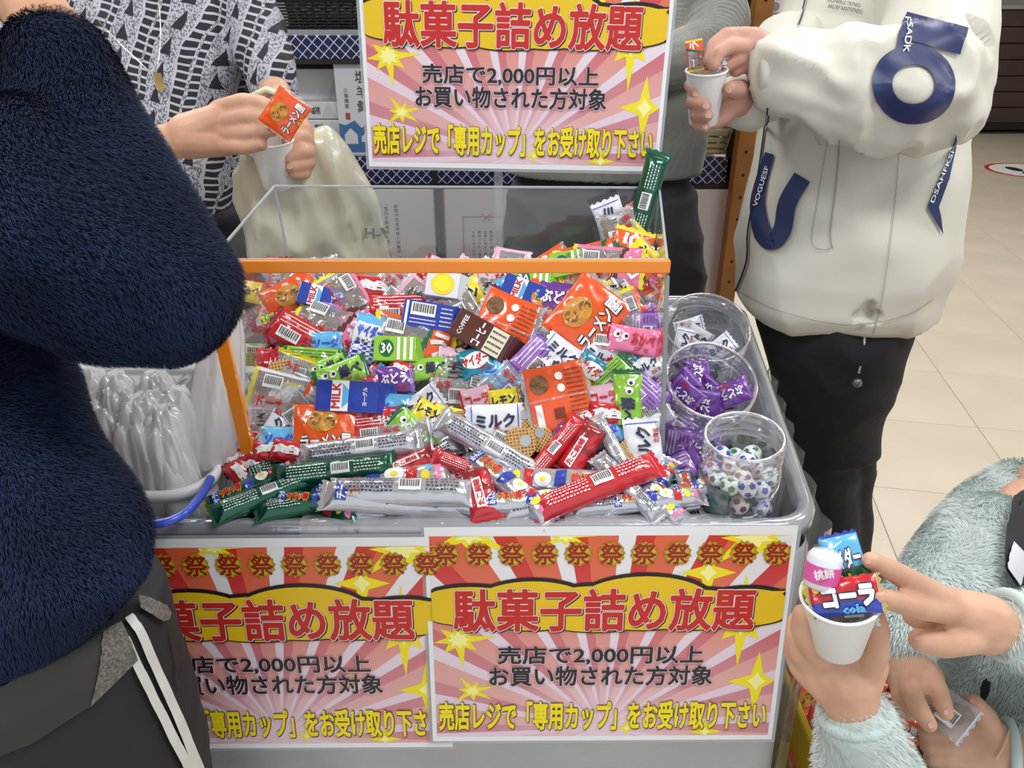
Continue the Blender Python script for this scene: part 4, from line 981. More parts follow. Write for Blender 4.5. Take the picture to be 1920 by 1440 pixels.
hc = cC+Vector((0, -.02, .25)); _, f_, _ = head(q, hc, .088, (-.2, -1)); fuse('body', q, .0038, 4, SK_B, PC); hair(hc, .09, f_, PC, .1)
q = MB(); loft(q, [(318, 1000, 1270, 1.735, .09), (360, 948, 1308, 1.76, .14), (430, 945, 1312, 1.80, .15), (500, 940, 1318, 1.85, .155), (600, 940, 1320, 1.93, .16), (720, 960, 1310, 2.04, .15), (800, 1000, 1290, 2.12, .12)])
def dS(c, n): return .009*noise.noise(Vector((c.x*16, c.y*10, c.z*2.2)))+.006*(1-abs(noise.noise(Vector((c.x*9+c.z*5, 2, c.z*6))))*3)
skC = fuse('skirt', q, .008, 4, M_skirt, PC, dS); shoes([(.13, 1.8, 0), (.33, 1.8, 0)], PC)
tS = bvh([skC])

# ---------------------------------------------------------------- D: cream jacket with navy letters
PD = person((.60, 1.45, 0), 'person in cream jacket with navy letters holding a filled white cup')
M_cream = mat('jacket_cream', '#cfccc0', .62, bump=.12, bscale=16, sheen=.15); M_letter = mat('letter_navy', '#1f2b5c', .45); M_dblk = mat('trousers_ink', '#16161d', .8, bump=.12, bscale=70)
q = MB()
loft(q, [(-130, 1560, 1780, 1.46, .10), (-60, 1500, 1830, 1.45, .13), (30, 1482, 1845, 1.44, .135), (130, 1455, 1835, 1.44, .14), (230, 1438, 1805, 1.44, .145), (320, 1422, 1792, 1.45, .15), (420, 1402, 1780, 1.47, .155), (500, 1385, 1766, 1.49, .155), (555, 1376, 1752, 1.51, .15), (580, 1385, 1742, 1.525, .14)], 48)
chain(q, [(1452, 122, 1.20, .036), (1490, 128, 1.195, .058), (1570, 155, 1.19, .074), (1660, 175, 1.20, .086), (1735, 165, 1.22, .088)])
chain(q, [(1735, 165, 1.22, .088), (1752, 60, 1.27, .088), (1745, -60, 1.34, .088)])
chain(q, [(1395, 188, 1.27, .040), (1432, 170, 1.33, .055), (1480, 100, 1.40, .065)])
def dJ(c, n):
    d = .010*(1-abs(noise.noise(Vector((c.x*7+c.z*3, c.y*5, c.z*6))))*2.6)+.006*noise.noise(c*12)
    if c.y < 1.28: d += .016*(1-abs(noise.noise(Vector((c.x*13+c.z*9, c.y*9, c.z*8-c.x*6))))*3.2)
    return d
jk = fuse('jacket', q, .006, 4, M_cream, PD, dJ)
tJ = bvh([jk])
q = MB(); q.tube([W(1452+dx, 122+dy, 1.20+dz) for dx, dy, dz in [(-22+10*math.cos(a)*.5, 52*math.sin(a)*.9, -.035*math.cos(a)) for a in [2*PI*k/24 for k in range(24)]]], .010, 8, closed=True)
rel(q.build('elastic_cuff', M_cream, smooth=True), PD)
q = MB()
chain(q, [(1520, 140, 1.2, .03), (1448, 108, 1.20, .028), (1410, 82, 1.19, .025)]); chain(q, [(1440, 120, 1.20, .026), (1400, 112, 1.195, .020)])
chain(q, [(1425, 95, 1.19, .028), (1392, 88, 1.185, .020)])
for pts in ([(1402, 66, 1.18, .013), (1362, 66, 1.165, .0118), (1338, 84, 1.16, .0105), (1328, 112, 1.16, .0095)],
            [(1398, 88, 1.178, .0135), (1368, 86, 1.16, .012), (1345, 102, 1.152, .0105), (1338, 122, 1.152, .0095)],
            [(1402, 105, 1.19, .0125), (1380, 112, 1.18, .0115), (1362, 124, 1.18, .010)],
            [(1408, 118, 1.20, .0115), (1392, 126, 1.195, .0105), (1378, 134, 1.195, .009)]): chain(q, pts)
chain(q, [(1415, 100, 1.22, .015), (1375, 118, 1.215, .012), (1352, 126, 1.205, .0105)])
chain(q, [(1400, 190, 1.27, .028), (1378, 185, 1.235, .029), (1362, 195, 1.228, .024)]); chain(q, [(1385, 180, 1.24, .026), (1350, 215, 1.23, .020)])
for i, pts in enumerate(([(1350, 175, 1.235, .0125), (1310, 165, 1.215, .0115), (1295, 160, 1.19, .0108), (1304, 172, 1.172, .0098)],
            [(1350, 192, 1.235, .0125), (1305, 190, 1.21, .0115), (1298, 192, 1.18, .0108), (1322, 198, 1.163, .0098)],
            [(1352, 210, 1.235, .012), (1318, 214, 1.21, .0112), (1305, 216, 1.185, .0105), (1326, 217, 1.168, .0095)],
            [(1355, 225, 1.235, .0115), (1330, 232, 1.215, .0105), (1308, 234, 1.195, .0098), (1320, 238, 1.185, .009)])): chain(q, pts)
chain(q, [(1392, 172, 1.225, .016), (1380, 168, 1.19, .014), (1369, 167, 1.165, .0115)])
chain(q, [(1520, 140, 1.2, .035), (1740, 160, 1.23, .042), (1745, -60, 1.36, .05)]); chain(q, [(1400, 190, 1.27, .03), (1520, 130, 1.40, .04), (1560, -60, 1.45, .05)])
cD = W(1650, -120, 1.46); chain3(q, [(cD, .09), (cD+Vector((0, 0, -.55)), .09), (cD+Vector((0, .02, -1.0)), .045), (cD+Vector((0, .02, -1.4)), .035)]); chain3(q, [(cD, .06), (cD+Vector((0, 0, .13)), .05)])
hc = cD+Vector((-.02, -.02, .25)); _, f_, _ = head(q, hc, .09, (-1, -.5)); bodyD = fuse('body', q, .0028, 4, SK_D, PD); hair(hc, .092, f_, PD, .02)
nails(bvh([bodyD]), [(1303, 176, .9, 12, 9), (1324, 199, .2, 13, 10), (1328, 217, .1, 11, 9), (1322, 238, .1, 10, 8), (1367, 168, 1.2, 13, 11)], PD)
q = MB()
loft(q, [(560, 1420, 1712, 1.50, .12), (620, 1428, 1700, 1.53, .125), (690, 1446, 1672, 1.58, .12), (760, 1466, 1648, 1.64, .115), (830, 1480, 1634, 1.70, .11)])
chain(q, [(760, 0, 1, .001)][:0]); chain(q, [(1530, 760, 1.62, .082), (1545, 880, 1.71, .070), (1560, 1000, 1.81, .058), (1570, 1105, 1.90, .055)])
chain(q, [(1575, 740, 1.66, .085), (1588, 880, 1.76, .058), (1592, 1000, 1.86, .048), (1596, 1095, 1.95, .046)])
def dP(c, n): return .006*(1-abs(noise.noise(Vector((c.x*8+c.z*3, c.y*6, c.z*9))))*2.5)
fuse('trousers', q, .008, 4, M_dblk, PD, dP)
fp = [onZ(1570, 1128, .0), onZ(1602, 1118, .0)]; shoes([tuple(p) for p in fp], PD, face=(-1, -.4))
# printed letters, laid on the cloth
def lay(name, v, f, m, off=.0025): return drape(name, v, f, tJ, m, PD, off=off, cut=7)
th_ = [2*PI*k/40 for k in range(40)]
oc = [(1712+58*math.cos(a)*1.0-8*math.sin(a), 158+54*math.sin(a)+8*math.cos(a)) for a in th_]
v, f = strip2(oc, 38, True); lay('letter_o', v, f, M_letter)
lay('letter_bar', [(1702, 24), (1814, 54), (1800, 103), (1705, 78), (1700, 100), (1680, 94), (1684, 60)], [tuple(range(7))], M_letter)
up_ = spline([(1445, 288), (1428, 345), (1422, 390), (1432, 438), (1450, 452), (1468, 430), (1478, 380), (1505, 333)], 6)
v, f = strip2(up_, [17+17*min(1, k/18) for k in range(len(up_))]); lay('letter_u', v, f, M_letter)
lay('letter_flash', [(1792, 250), (1794, 262), (1778, 335), (1758, 388), (1762, 405), (1766, 440), (1740, 392), (1738, 388), (1775, 300)], [tuple(range(9))], M_letter, .003)
def laytext(s, cx, cy, w_, h_, ang, m=M_white, bold=.02, off=.004, nm='lettering'):
    v, f = text_fit(s, -w_/2, -h_/2, w_/2, h_/2, bold); ca, sa = math.cos(ang), math.sin(ang)
    v = [(cx+x*ca+y*sa, cy+x*sa-y*ca) for x, y in v]; return drape(nm, v, f, tJ, m, PD, off=off, cut=8)
laytext('FSADK', 1700, 68, 66, 11, math.radians(97)); laytext('VOGUESF', 1430, 350, 78, 8, math.radians(-73)); laytext('DSAHFKSHJ', 1768, 325, 118, 9, math.radians(-68))
laytext('AALI BY AANTNTNDO', 1585, 19, 65, 8, .18, M_black, .01); laytext('LEONRRLE TRTNIO', 1583, 7, 62, 7, .18, M_black, .01)
M_zip = mat('zip_black', '#2a2a2e', .5); v, f = strip2(spline([(1514, -10), (1505, 25), (1496, 50)], 5), 3.2); lay('zip', v, f, M_zip, .003)
v, f = strip2(spline([(1441, 200), (1425, 320), (1405, 430), (1402, 490), (1380, 550)], 5), 3.2); lay('zip', v, f, M_zip, .003)
M_seam = mat('seam_line', '#9a968a', .8)  # darker grey-beige for the drawn seam and pocket lines
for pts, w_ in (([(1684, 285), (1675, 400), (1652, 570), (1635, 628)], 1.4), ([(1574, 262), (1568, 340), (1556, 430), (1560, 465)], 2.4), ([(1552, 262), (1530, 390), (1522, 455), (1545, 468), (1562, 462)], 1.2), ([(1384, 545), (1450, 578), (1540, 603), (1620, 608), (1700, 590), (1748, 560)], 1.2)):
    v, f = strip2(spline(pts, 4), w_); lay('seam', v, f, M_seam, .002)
q = MB(); pts = [W(1622, 622, 1.40), W(1618, 665, 1.42), W(1610, 700, 1.43)]; q.tube(pts, .0022, 6); rel(q.build('drawcord', mat('cord_white', '#c9c9c9', .6), smooth=True), PD)
q = MB(); ellipsoid(q, W(1607, 718, 1.43), .010, .008, .009, n=12); rel(q.build('cord_stopper', mat('stopper_smoke', '#55585c', .2, coat=1), smooth=True), PD)

# ---------------------------------------------------------------- E: children in mint fleece
M_mint = mat('fleece_mint_base', '#b9c6c4', .95); M_mintf = mat('fleece_mint_pile', '#c3d0ce', .85, spec=.2, col2='#d8e1df', vscale=30); M_cuff = mat('cuff_mint', '#b9c9c7', .8)
PE = person((.75, .42, 0), 'child in mint fleece holding a cup of sweets and pointing, at the bottom right')
q = MB()
# hand under the cup
chain(q, [(1606, 1420, .765, .022), (1598, 1330, .755, .026), (1585, 1275, .752, .031), (1562, 1240, .755, .030)]); chain(q, [(1590, 1290, .755, .030), (1618, 1245, .755, .024)]); chain(q, [(1575, 1280, .76, .03), (1530, 1250, .762, .024)])
for pts in ([(1545, 1240, .745, .0125), (1522, 1212, .725, .0122), (1505, 1180, .712, .0112), (1506, 1152, .702, .0098)],
            [(1525, 1255, .755, .012), (1500, 1225, .742, .0115), (1492, 1190, .738, .0105), (1495, 1165, .742, .0095)],
            [(1525, 1275, .765, .012), (1500, 1250, .758, .0112), (1488, 1215, .758, .0102), (1490, 1185, .765, .009)],
            [(1618, 1270, .742, .0155), (1638, 1225, .725, .0135), (1645, 1185, .712, .0115), (1640, 1158, .705, .010)]): chain(q, pts)
# pointing hand
chain(q, [(1960, 1190, .79, .028), (1880, 1177, .775, .0255), (1825, 1165, .765, .026)]); chain(q, [(1850, 1160, .768, .025), (1775, 1140, .755, .021)]); chain(q, [(1850, 1185, .768, .023), (1790, 1180, .76, .020)])
for pts in ([(1775, 1128, .745, .0135), (1722, 1098, .715, .0118), (1675, 1071, .69, .0100), (1633, 1051, .672, .0082)],
            [(1780, 1145, .745, .0135), (1728, 1140, .712, .0112), (1680, 1128, .682, .0098), (1644, 1119, .662, .0082)],
            [(1785, 1165, .765, .013), (1735, 1165, .765, .0115), (1712, 1155, .775, .0105), (1730, 1148, .785, .009)],
            [(1785, 1178, .775, .0115), (1750, 1178, .78, .0105), (1742, 1165, .79, .009)],
            [(1820, 1198, .755, .0155), (1768, 1208, .742, .0135), (1725, 1200, .735, .0112)]): chain(q, pts)
chain(q, [(1600, 1420, .765, .024), (1622, 1480, .785, .022), (1700, 1600, .83, .03), (2250, 1500, .96, .04)]); chain(q, [(1960, 1190, .79, .03), (2200, 1270, .86, .035), (2300, 900, .95, .045)])
cE = W(2330, 850, 1.0); chain3(q, [(cE, .07), (cE+Vector((0, 0, -.3)), .08), (cE+Vector((0, -.1, -.46)), .06)]); chain3(q, [(cE, .05), (cE+Vector((0, 0, .1)), .042)])
hc = cE+Vector((0, .03, .19)); _, f_, _ = head(q, hc, .08, (-1, .5)); bodyE = fuse('body', q, .0026, 4, SK_E, PE); hair(hc, .082, f_, PE, .1)
nails(bvh([bodyE]), [(1637, 1118, .15, 14, 10), (1628, 1053, .5, 11, 8), (1722, 1196, -.2, 15, 10)], PE)
q = MB(); chain(q, [(1612, 1368, .76, .040), (1622, 1440, .78, .050), (1700, 1600, .83, .055), (2250, 1500, .96, .08)]); chain(q, [(1912, 1182, .78, .038), (1990, 1200, .80, .050), (2200, 1270, .86, .055), (2310, 900, .98, .07)])
loft(q, [(820, 2200, 2460, 1.0, .07), (900, 2180, 2480, 1.0, .08), (1100, 2150, 2500, 1.05, .1), (1400, 2130, 2520, 1.12, .11), (1560, 2120, 2540, 1.18, .11)])
def cuff(p, q_, r, parent):
    M = axis_mtx(p, q_); M.translation = p; k = MB().tube([M @ Vector((r*math.cos(2*PI*i/28), r*math.sin(2*PI*i/28), 0)) for i in range(28)], .0062, 8, closed=True)
    return rel(k.build('cuff', M_cuff, smooth=True), parent)
flE = fuse('fleece_jacket', q, .005, 4, M_mint, PE, lambda c, n: .003*noise.noise(c*16))
fur('fleece_pile', flE, 60000, .0095, .0008, (-.2, -.2, -1), M_mintf, PE, 1.0, 5)
cuff(W(1604, 1340, .757), W(1612, 1400, .765), .0315, PE); cuff(W(1885, 1172, .775), W(1960, 1185, .79), .031, PE)
q = MB()
for s in (-1, 1): chain3(q, [(Vector((cE.x+.02+s*.06, cE.y-.1, .42)), .075), (Vector((cE.x+.02+s*.06, cE.y-.08, .06)), .05)])
trE = fuse('trousers', q, .01, 3, mat('jeans_blue', '#34425e', .8), PE)
PF = person((.85, .75, 0), 'child in mint fleece with black bag strap unwrapping a clear snack')
q = MB()
chain(q, [(1700, 1170, .865, .026), (1692, 1200, .858, .022), (1702, 1240, .850, .025), (1713, 1266, .842, .021)]); chain(q, [(1695, 1225, .858, .027), (1732, 1270, .852, .021)])
for pts in ([(1738, 1262, .832, .0125), (1756, 1290, .818, .0112), (1767, 1318, .808, .0100), (1773, 1336, .806, .0085)],
            [(1706, 1278, .830, .0128), (1712, 1308, .815, .0112), (1728, 1338, .806, .0100), (1742, 1358, .804, .0085)],
            [(1690, 1270, .842, .0118), (1690, 1308, .835, .0105), (1702, 1336, .832, .009)],
            [(1680, 1255, .86, .012), (1688, 1295, .858, .0105), (1698, 1325, .858, .0095)]): chain(q, pts)
chain(q, [(1960, 1425, 0.890, .028), (1885, 1405, 0.875, .027), (1840, 1395, 0.870, .028)]); chain(q, [(1850, 1385, 0.870, .026), (1805, 1385, 0.868, .021)]); chain(q, [(1850, 1415, 0.870, .026), (1800, 1420, 0.868, .02)])
for pts in ([(1818, 1370, 0.865, .0135), (1775, 1372, 0.860, .0122), (1738, 1375, 0.858, .010)],
            [(1815, 1395, 0.862, .0135), (1772, 1398, 0.856, .0122), (1742, 1398, 0.855, .0102)],
            [(1815, 1420, 0.864, .013), (1775, 1423, 0.858, .0118), (1748, 1422, 0.858, .0098)],
            [(1820, 1440, 0.870, .012), (1785, 1444, 0.864, .011), (1758, 1442, 0.864, .0092)],
            [(1858, 1385, 0.865, .0155), (1848, 1345, 0.855, .0128), (1826, 1318, 0.852, .0102)]): chain(q, pts)
chain(q, [(1700, 1170, .865, .028), (1800, 1110, .93, .035), (1930, 960, 1.02, .045)]); chain(q, [(1960, 1425, .86, .03), (2060, 1400, .92, .035), (2060, 1000, 1.02, .045)])
cF = W(1990, 930, 1.04); chain3(q, [(cF, .06), (cF+Vector((0, 0, -.3)), .08), (cF+Vector((.0, 0, -.5)), .06)]); chain3(q, [(cF, .05), (cF+Vector((0, 0, .1)), .042)])
hc = cF+Vector((.04, 0, .19)); _, f_, _ = head(q, hc, .08, (-1, -.2)); bodyF = fuse('body', q, .0026, 4, SK_E, PF); hair(hc, .082, f_, PF, .1)
nails(bvh([bodyF]), [(1824, 1316, .8, 12, 9), (1774, 1335, 1.2, 12, 9), (1745, 1360, 1.0, 12, 9)], PF)
q = MB()
loft(q, [(905, 1880, 2140, 1.04, .07), (960, 1800, 2170, 1.02, .09), (1030, 1755, 2180, 1.01, .11), (1120, 1735, 2190, 1.0, .11), (1230, 1735, 2190, 1.02, .11), (1330, 1745, 2180, 1.05, .11), (1440, 1755, 2170, 1.09, .10)])
chain(q, [(1694, 1192, .862, .034), (1720, 1160, .885, .046), (1780, 1100, .93, .06), (1850, 1020, .98, .065)]); chain(q, [(1925, 1418, .88, .036), (1990, 1420, .89, .048), (2070, 1400, .93, .055), (2080, 1050, 1.02, .065)])
flF = fuse('fleece_jacket', q, .005, 4, M_mint, PF, lambda c, n: .006*noise.noise(c*12))
fur('fleece_pile', flF, 90000, .0085, .0009, (-.2, -.2, -1), M_mintf, PF, 1.0, 6)
cuff(W(1690, 1212, .862), W(1705, 1165, .872), .030, PF); cuff(W(1893, 1408, .872), W(1960, 1418, .86), .031, PF)
tF = bvh([flF]); M_strap = mat('bag_black', '#1a1a1f', .7, bump=.1, bscale=200)
drape('bag_strap', [(1925, 925), (1930, 1110), (1890, 1105), (1868, 1072), (1875, 1000), (1895, 945)], [tuple(range(6))], tF, M_strap, PF, off=.012)
drape('cloth_tag', [(1885, 1025), (1907, 1048), (1888, 1098), (1867, 1070)], [tuple(range(4))], tF, mat('tag_white', '#c9cbd0', .7), PF, off=.015)
v, f = strip2(spline([(1890, 1370), (1880, 1400), (1866, 1422)], 4), 4); drape('rubber_band', v, f, bvh([bodyF, flF]), mat('band_tan', '#cda877', .5), PF, off=.002)
v, f = strip2([(1851, 1262), (1849, 1285), (1846, 1320)], 3); drape('zip_cord', v, f, tF, M_strap, PF, off=.011)
drape('zip_pull', [(1846, 1262), (1858, 1266), (1857, 1282), (1850, 1302), (1841, 1298), (1840, 1278)], [tuple(range(6))], tF, M_strap, PF, off=.013)
q = MB()
for s in (-1, 1): chain3(q, [(Vector((cF.x+s*.055, cF.y-.08, .36)), .065), (Vector((cF.x+s*.055, cF.y-.04, .06)), .045)])
fuse('trousers', q, .01, 3, mat('jeans_blue', ''), PF)

shoes([(cE.x-.04, cE.y-.1, 0), (cE.x+.08, cE.y-.1, 0)], PE, s=.8, face=(-1, 0)); shoes([(cF.x-.055, cF.y-.05, 0), (cF.x+.055, cF.y-.05, 0)], PF, s=.8, face=(-1, 0))
# ================================================================== sweets
def fm(n, c, metal=0, r=.24, **k): return mat(n, c, r, metal=metal, coat=.7, bump=.10, bscale=110, **k)
C = dict(orange=fm('wrap_orange', '#e8571b'), red=fm('wrap_red', '#c3202c'), dred=fm('wrap_deep_red', '#8f1a22'), green=fm('wrap_green', '#8cc63c'), dgreen=fm('wrap_dark_green', '#16633f'),
    egreen=fm('foil_green', '#0f5a43', .55, .22), silver=fm('foil_silver', '#c9ccd4', .65, .2), white=fm('wrap_white', '#dfe3ea'), blue=fm('wrap_blue', '#2340a8'), lblue=fm('wrap_light_blue', '#5fb4e6'),
    teal=fm('wrap_teal', '#12809a'), purple=fm('wrap_purple', '#6b3796'), lilac=fm('wrap_lilac', '#9a6cc0'), pink=fm('wrap_pink', '#e87ba8'), lpink=fm('wrap_pale_pink', '#dcb3c6'), yellow=fm('wrap_yellow', '#eedb26'),
    brown=mat('filling_brown', '#7a5433', .6, var=.3, vscale=160, bump=.6, bscale=120), dbrown=fm('carton_brown', '#552a27'), cream=mat('label_cream', '#e3dcc6', .5), black=M_black, ink=mat('print_ink_small', '#26264a', .5), wtext=mat('print_white_small', '#f0f0f2', .4), rtext=mat('print_red_small', '#c01f2c', .4),
    gold=fm('foil_gold', '#cdb878', .5), waffle=mat('wafer_gold', '#c79a55', .6, col2='#8a5c2e', vscale=240), clear=film('wrap_clear', '#f4f5f7', .80, .12, .5, 60), bluein=mat('print_blue_small', '#2b50c8', .4), lemon=mat('lemon_yellow', '#f2d62b', .4), ytext=mat('print_yellow_small', '#f4e332', .4))
def hsh(x, y, s): return .0007*math.sin(x*330+s*1.7+2*math.sin(y*170+s))+.0005*math.sin(y*380+x*210+s*2.3)
class Shape:
    def __init__(s, w, h, t, kind='pillow', seed=0, crimp=.08): s.w, s.h, s.t, s.kind, s.seed, s.c = w, h, t, kind, seed, crimp
    def ry(s, x):
        u = abs(2*x/s.w)
        if s.kind == 'stick': return s.h/2*(1+.28*max(0, (u-.8)/.2)**1.5)
        if s.kind == 'tri': return s.h/2*(1.0-.42*(x/s.w+.5))
        return s.h/2*(1-.05*(1-u*u))
    def H(s, x, y):
        u = abs(2*x/s.w)/(1-s.c); v = min(1, abs(y)/s.ry(x))
        if s.kind == 'stick': a = s.t/2*max(0, 1-max(0, (u-.72)/.28)**2)**.5 if u < 1 else 0; return a*math.sqrt(max(0, 1-v*v))+(hsh(x, y, s.seed)*.6 if u < 1 else 0)
        a = max(0, 1-u**2.4)**.6 if u < 1 else 0
        return s.t/2*a*max(0, 1-v**2.6)**.6+(hsh(x, y, s.seed)*(1 if u < 1 else .3))*(1-v**6)
def body_mesh(nm, S, mats, zone, nx=34, ny=12):
    V = []; Fc = []; mi = []
    xs = [-1+2*i/nx for i in range(nx+1)]; c = S.c
    xs = sorted(set([round(x, 4) for x in xs]+[1-2*c*.5*1.0, -(1-2*c*.5)]))
    nx = len(xs)-1
    for side in (1, -1):
        for i, u in enumerate(xs):
            for j in range(ny+1):
                v = -1+2*j/ny; x = u*S.w/2; vy = math.sin(v*PI/2) if S.kind == 'stick' else math.sin(v*PI/2*.9)/math.sin(PI/2*.9)
                y = vy*S.ry(x); 
                if i in (0, nx): x += (.0012 if j % 2 else -.0012)
                z = S.H(x, y); z = z if side > 0 else (-z*.85-.0003)
                V.append((x, y, z+.0004*side))
    n = ny+1; o = (nx+1)*n
    for i in range(nx):
        for j in range(ny):
            a = i*n+j; b = a+1; c_ = a+n; d = c_+1; u = (xs[i]+xs[i+1])/2; v = -1+2*(j+.5)/ny
            Fc.append((a, c_, d, b)); mi.append(zone(u, v, 1)); Fc.append((a+o, b+o, d+o, c_+o)); mi.append(zone(u, v, -1))
    for i in range(nx):
        for j in (0, ny): a = i*n+j; Fc.append((a, a+o, a+n+o, a+n)); mi.append(zone(xs[i], 1, 1))
    me = mesh_of(nm, V, Fc, mats, True, mi); return me
def on_shape(nm, S, v2, faces, m, off=.0007, cut=None, side=1):
    off = off*1.15+(.0009 if S.t else .0001)
    V = [(x, y, side*(max(S.H(x, y), 0)*(1 if side > 0 else .85)+off)) for x, y in v2]
    return mesh_of(nm, V, faces if side > 0 else [tuple(reversed(f)) for f in faces], m)
def ex_text(S, s, x0, y0, x1, y1, m, bold=.03, rot=0, nm='lettering', off=.0008, flip=False, side=1):
    """coordinates in units of the half sizes"""
    v, f = text_fit(s, -1, -1, 1, 1, bold, res=1); lv_ = LAST_LEVEL
    cx, cy = (x0+x1)/2*S.w/2, (y0+y1)/2*S.h/2; hx, hy = abs(x1-x0)/2*S.w/2, abs(y1-y0)/2*S.h/2
    ca, sa = math.cos(rot), math.sin(rot)
    if abs(sa) > .9: hx, hy = hy, hx
    P = [(cx+a*hx*ca-b*hy*sa, cy+a*hx*sa+b*hy*ca) for a, b in v]
    me_ = on_shape(nm, S, P, f, m, off, side=side); c_ = np.zeros(len(P)*3); me_.vertices.foreach_get('co', c_); c_[2::3] += lv_*.000004*side; me_.vertices.foreach_set('co', c_); return me_
def ex_poly(S, pts, m, nm='print_patch', off=.0005, side=1):
    """filled patch, gridded so that it follows the surface"""
    P = [(a*S.w/2, b*S.h/2) for a, b in pts]
    cx = sum(p[0] for p in P)/len(P); cy = sum(p[1] for p in P)/len(P); V = [(cx, cy)]; Fc = []; n = len(P); R_ = (.5, 1)
    # subdivide border
    Q = []
    for a, b in zip(P, P[1:]+P[:1]):
        k = max(1, int(math.hypot(b[0]-a[0], b[1]-a[1])/.004)); Q += [(a[0]+(b[0]-a[0])*i/k, a[1]+(b[1]-a[1])*i/k) for i in range(k)]
    n = len(Q)
    for r in (.25, .5, .75, 1): V += [(cx+(x-cx)*r, cy+(y-cy)*r) for x, y in Q]
    Fc += [(0, 1+i, 1+(i+1) % n) for i in range(n)]
    for k in range(3): Fc += [(1+k*n+i, 1+(k+1)*n+i, 1+(k+1)*n+(i+1) % n, 1+k*n+(i+1) % n) for i in range(n)]
    return on_shape(nm, S, V, Fc, m, off, side=side)
def ex_ell(S, cx, cy, rx, ry, m, nm='print_patch', off=.0005, side=1): return ex_poly(S, [(cx+rx*math.cos(2*PI*k/18), cy+ry*math.sin(2*PI*k/18)) for k in range(18)], m, nm, off, side)
def ex_bars(S, x0, y0, x1, y1, plate=True, side=1):
    out = []
    if plate: out.append(ex_poly(S, [(x0, y0), (x1, y0), (x1, y1), (x0, y1)], C['wtext'], 'barcode_plate', .0006, side))
    V = []; Fc = []; r = random.Random(5); x = x0+(x1-x0)*.08
    while x < x1-(x1-x0)*.08:
        w_ = (x1-x0)*r.choice((.02, .03, .045)); ys = [y0+(y1-y0)*(.25+.65*k/3) for k in range(4)]
        for k in range(3):
            b = len(V); V += [(x*S.w/2, ys[k]*S.h/2), ((x+w_)*S.w/2, ys[k]*S.h/2), ((x+w_)*S.w/2, ys[k+1]*S.h/2), (x*S.w/2, ys[k+1]*S.h/2)]; Fc.append((b, b+1, b+2, b+3))
        x += w_*2.0
    out.append(on_shape('barcode', S, V, Fc, C['black'], .0010, side=side)); return out
def ex_lines(S, x0, y0, x1, y1, n, m, side=1, seed=0):
    """rows of tiny print"""
    V = []; Fc = []; r = random.Random(seed)
    for i in range(n):
        y = y0+(y1-y0)*(i+.5)/n; x = x0
        while x < x1:
            w_ = r.uniform(.012, .05); hh = (y1-y0)/n*.17
            b = len(V); V += [(x*S.w/2, (y-hh)*S.h/2), (min(x+w_, x1)*S.w/2, (y-hh)*S.h/2), (min(x+w_, x1)*S.w/2, (y+hh)*S.h/2), (x*S.w/2, (y+hh)*S.h/2)]; Fc.append((b, b+1, b+2, b+3)); x += w_+.02
    return on_shape('small_print', S, V, Fc, m, .0008, side=side)
TYPES = {}
def deftype(key, nm, desc, cat, S, mats, zone, extras, sub=None):
    TYPES[key] = dict(nm=nm, desc=desc, cat=cat, S=S, me=body_mesh(nm, S, [C[m] for m in mats], zone), ex=[e for x in extras for e in (x if isinstance(x, list) else [x])], sub=sub, n=0)
ends = lambda a, b: (lambda u, v, s: b if abs(u) > 1-a else 0)
one = lambda u, v, s: 0
# flat orange noodle-snack packs
S = Shape(.080, .068, .012, seed=1); eye = lambda S, x, y, r, sd=1: [ex_ell(S, x, y, r, r*S.w/S.h, C['wtext'], 'eye_print', .0008, sd), ex_ell(S, x+r*.25, y, r*.45, r*.45*S.w/S.h, C['black'], 'pupil_print', .0012, sd)]
deftype('ramen', 'noodle_snack_packet', 'orange noodle snack packet with white outlined letters', 'snack packet', S, ['orange', 'clear'], lambda u, v, s: 1 if u > .86 or abs(u) > .94 else 0,
    [ex_ell(S, -.1, .30, .45, .42, mat('print_amber', '#c98a2a', .35, coat=.5)), ex_ell(S, -.3, .35, .16, .22, C['brown'], 'filling_window'), ex_ell(S, .12, .22, .15, .2, C['brown'], 'filling_window'), ex_text(S, 'ラーメン屋', -.72, -.72, .72, -.22, C['black'], .14), ex_text(S, 'ラーメン屋', -.72, -.70, .72, -.22, C['wtext'], .06, off=.0012), ex_text(S, 'さん', -.1, -.95, .3, -.78, C['ytext'], .05)])
S = Shape(.076, .078, .010, seed=2)
deftype('ramenb', 'noodle_snack_packet', 'orange noodle snack packet lying back up with brown picture and barcode', 'snack packet', S, ['orange', 'clear'], lambda u, v, s: 1 if abs(u) > .90 else 0,
    [ex_ell(S, -.5, .45, .28, .28, C['brown'], 'noodle_print'), ex_ell(S, .12, .6, .12, .12, C['wtext']), ex_ell(S, .12, .25, .12, .12, C['wtext']), ex_poly(S, [(-.75, -.85), (-.55, -.85), (-.55, -.12), (-.75, -.12)], C['wtext'], 'date_label')]+ex_bars(S, -.25, -.75, .12, -.25, False)+[ex_lines(S, .3, -.8, .8, .8, 12, C['dbrown'] if False else mat('print_dark_orange', '#7d2c0c', .5)), ex_poly(S, [(-.9, -.05), (.88, -.05), (.88, .02), (-.9, .02)], C['clear'], 'seam')])
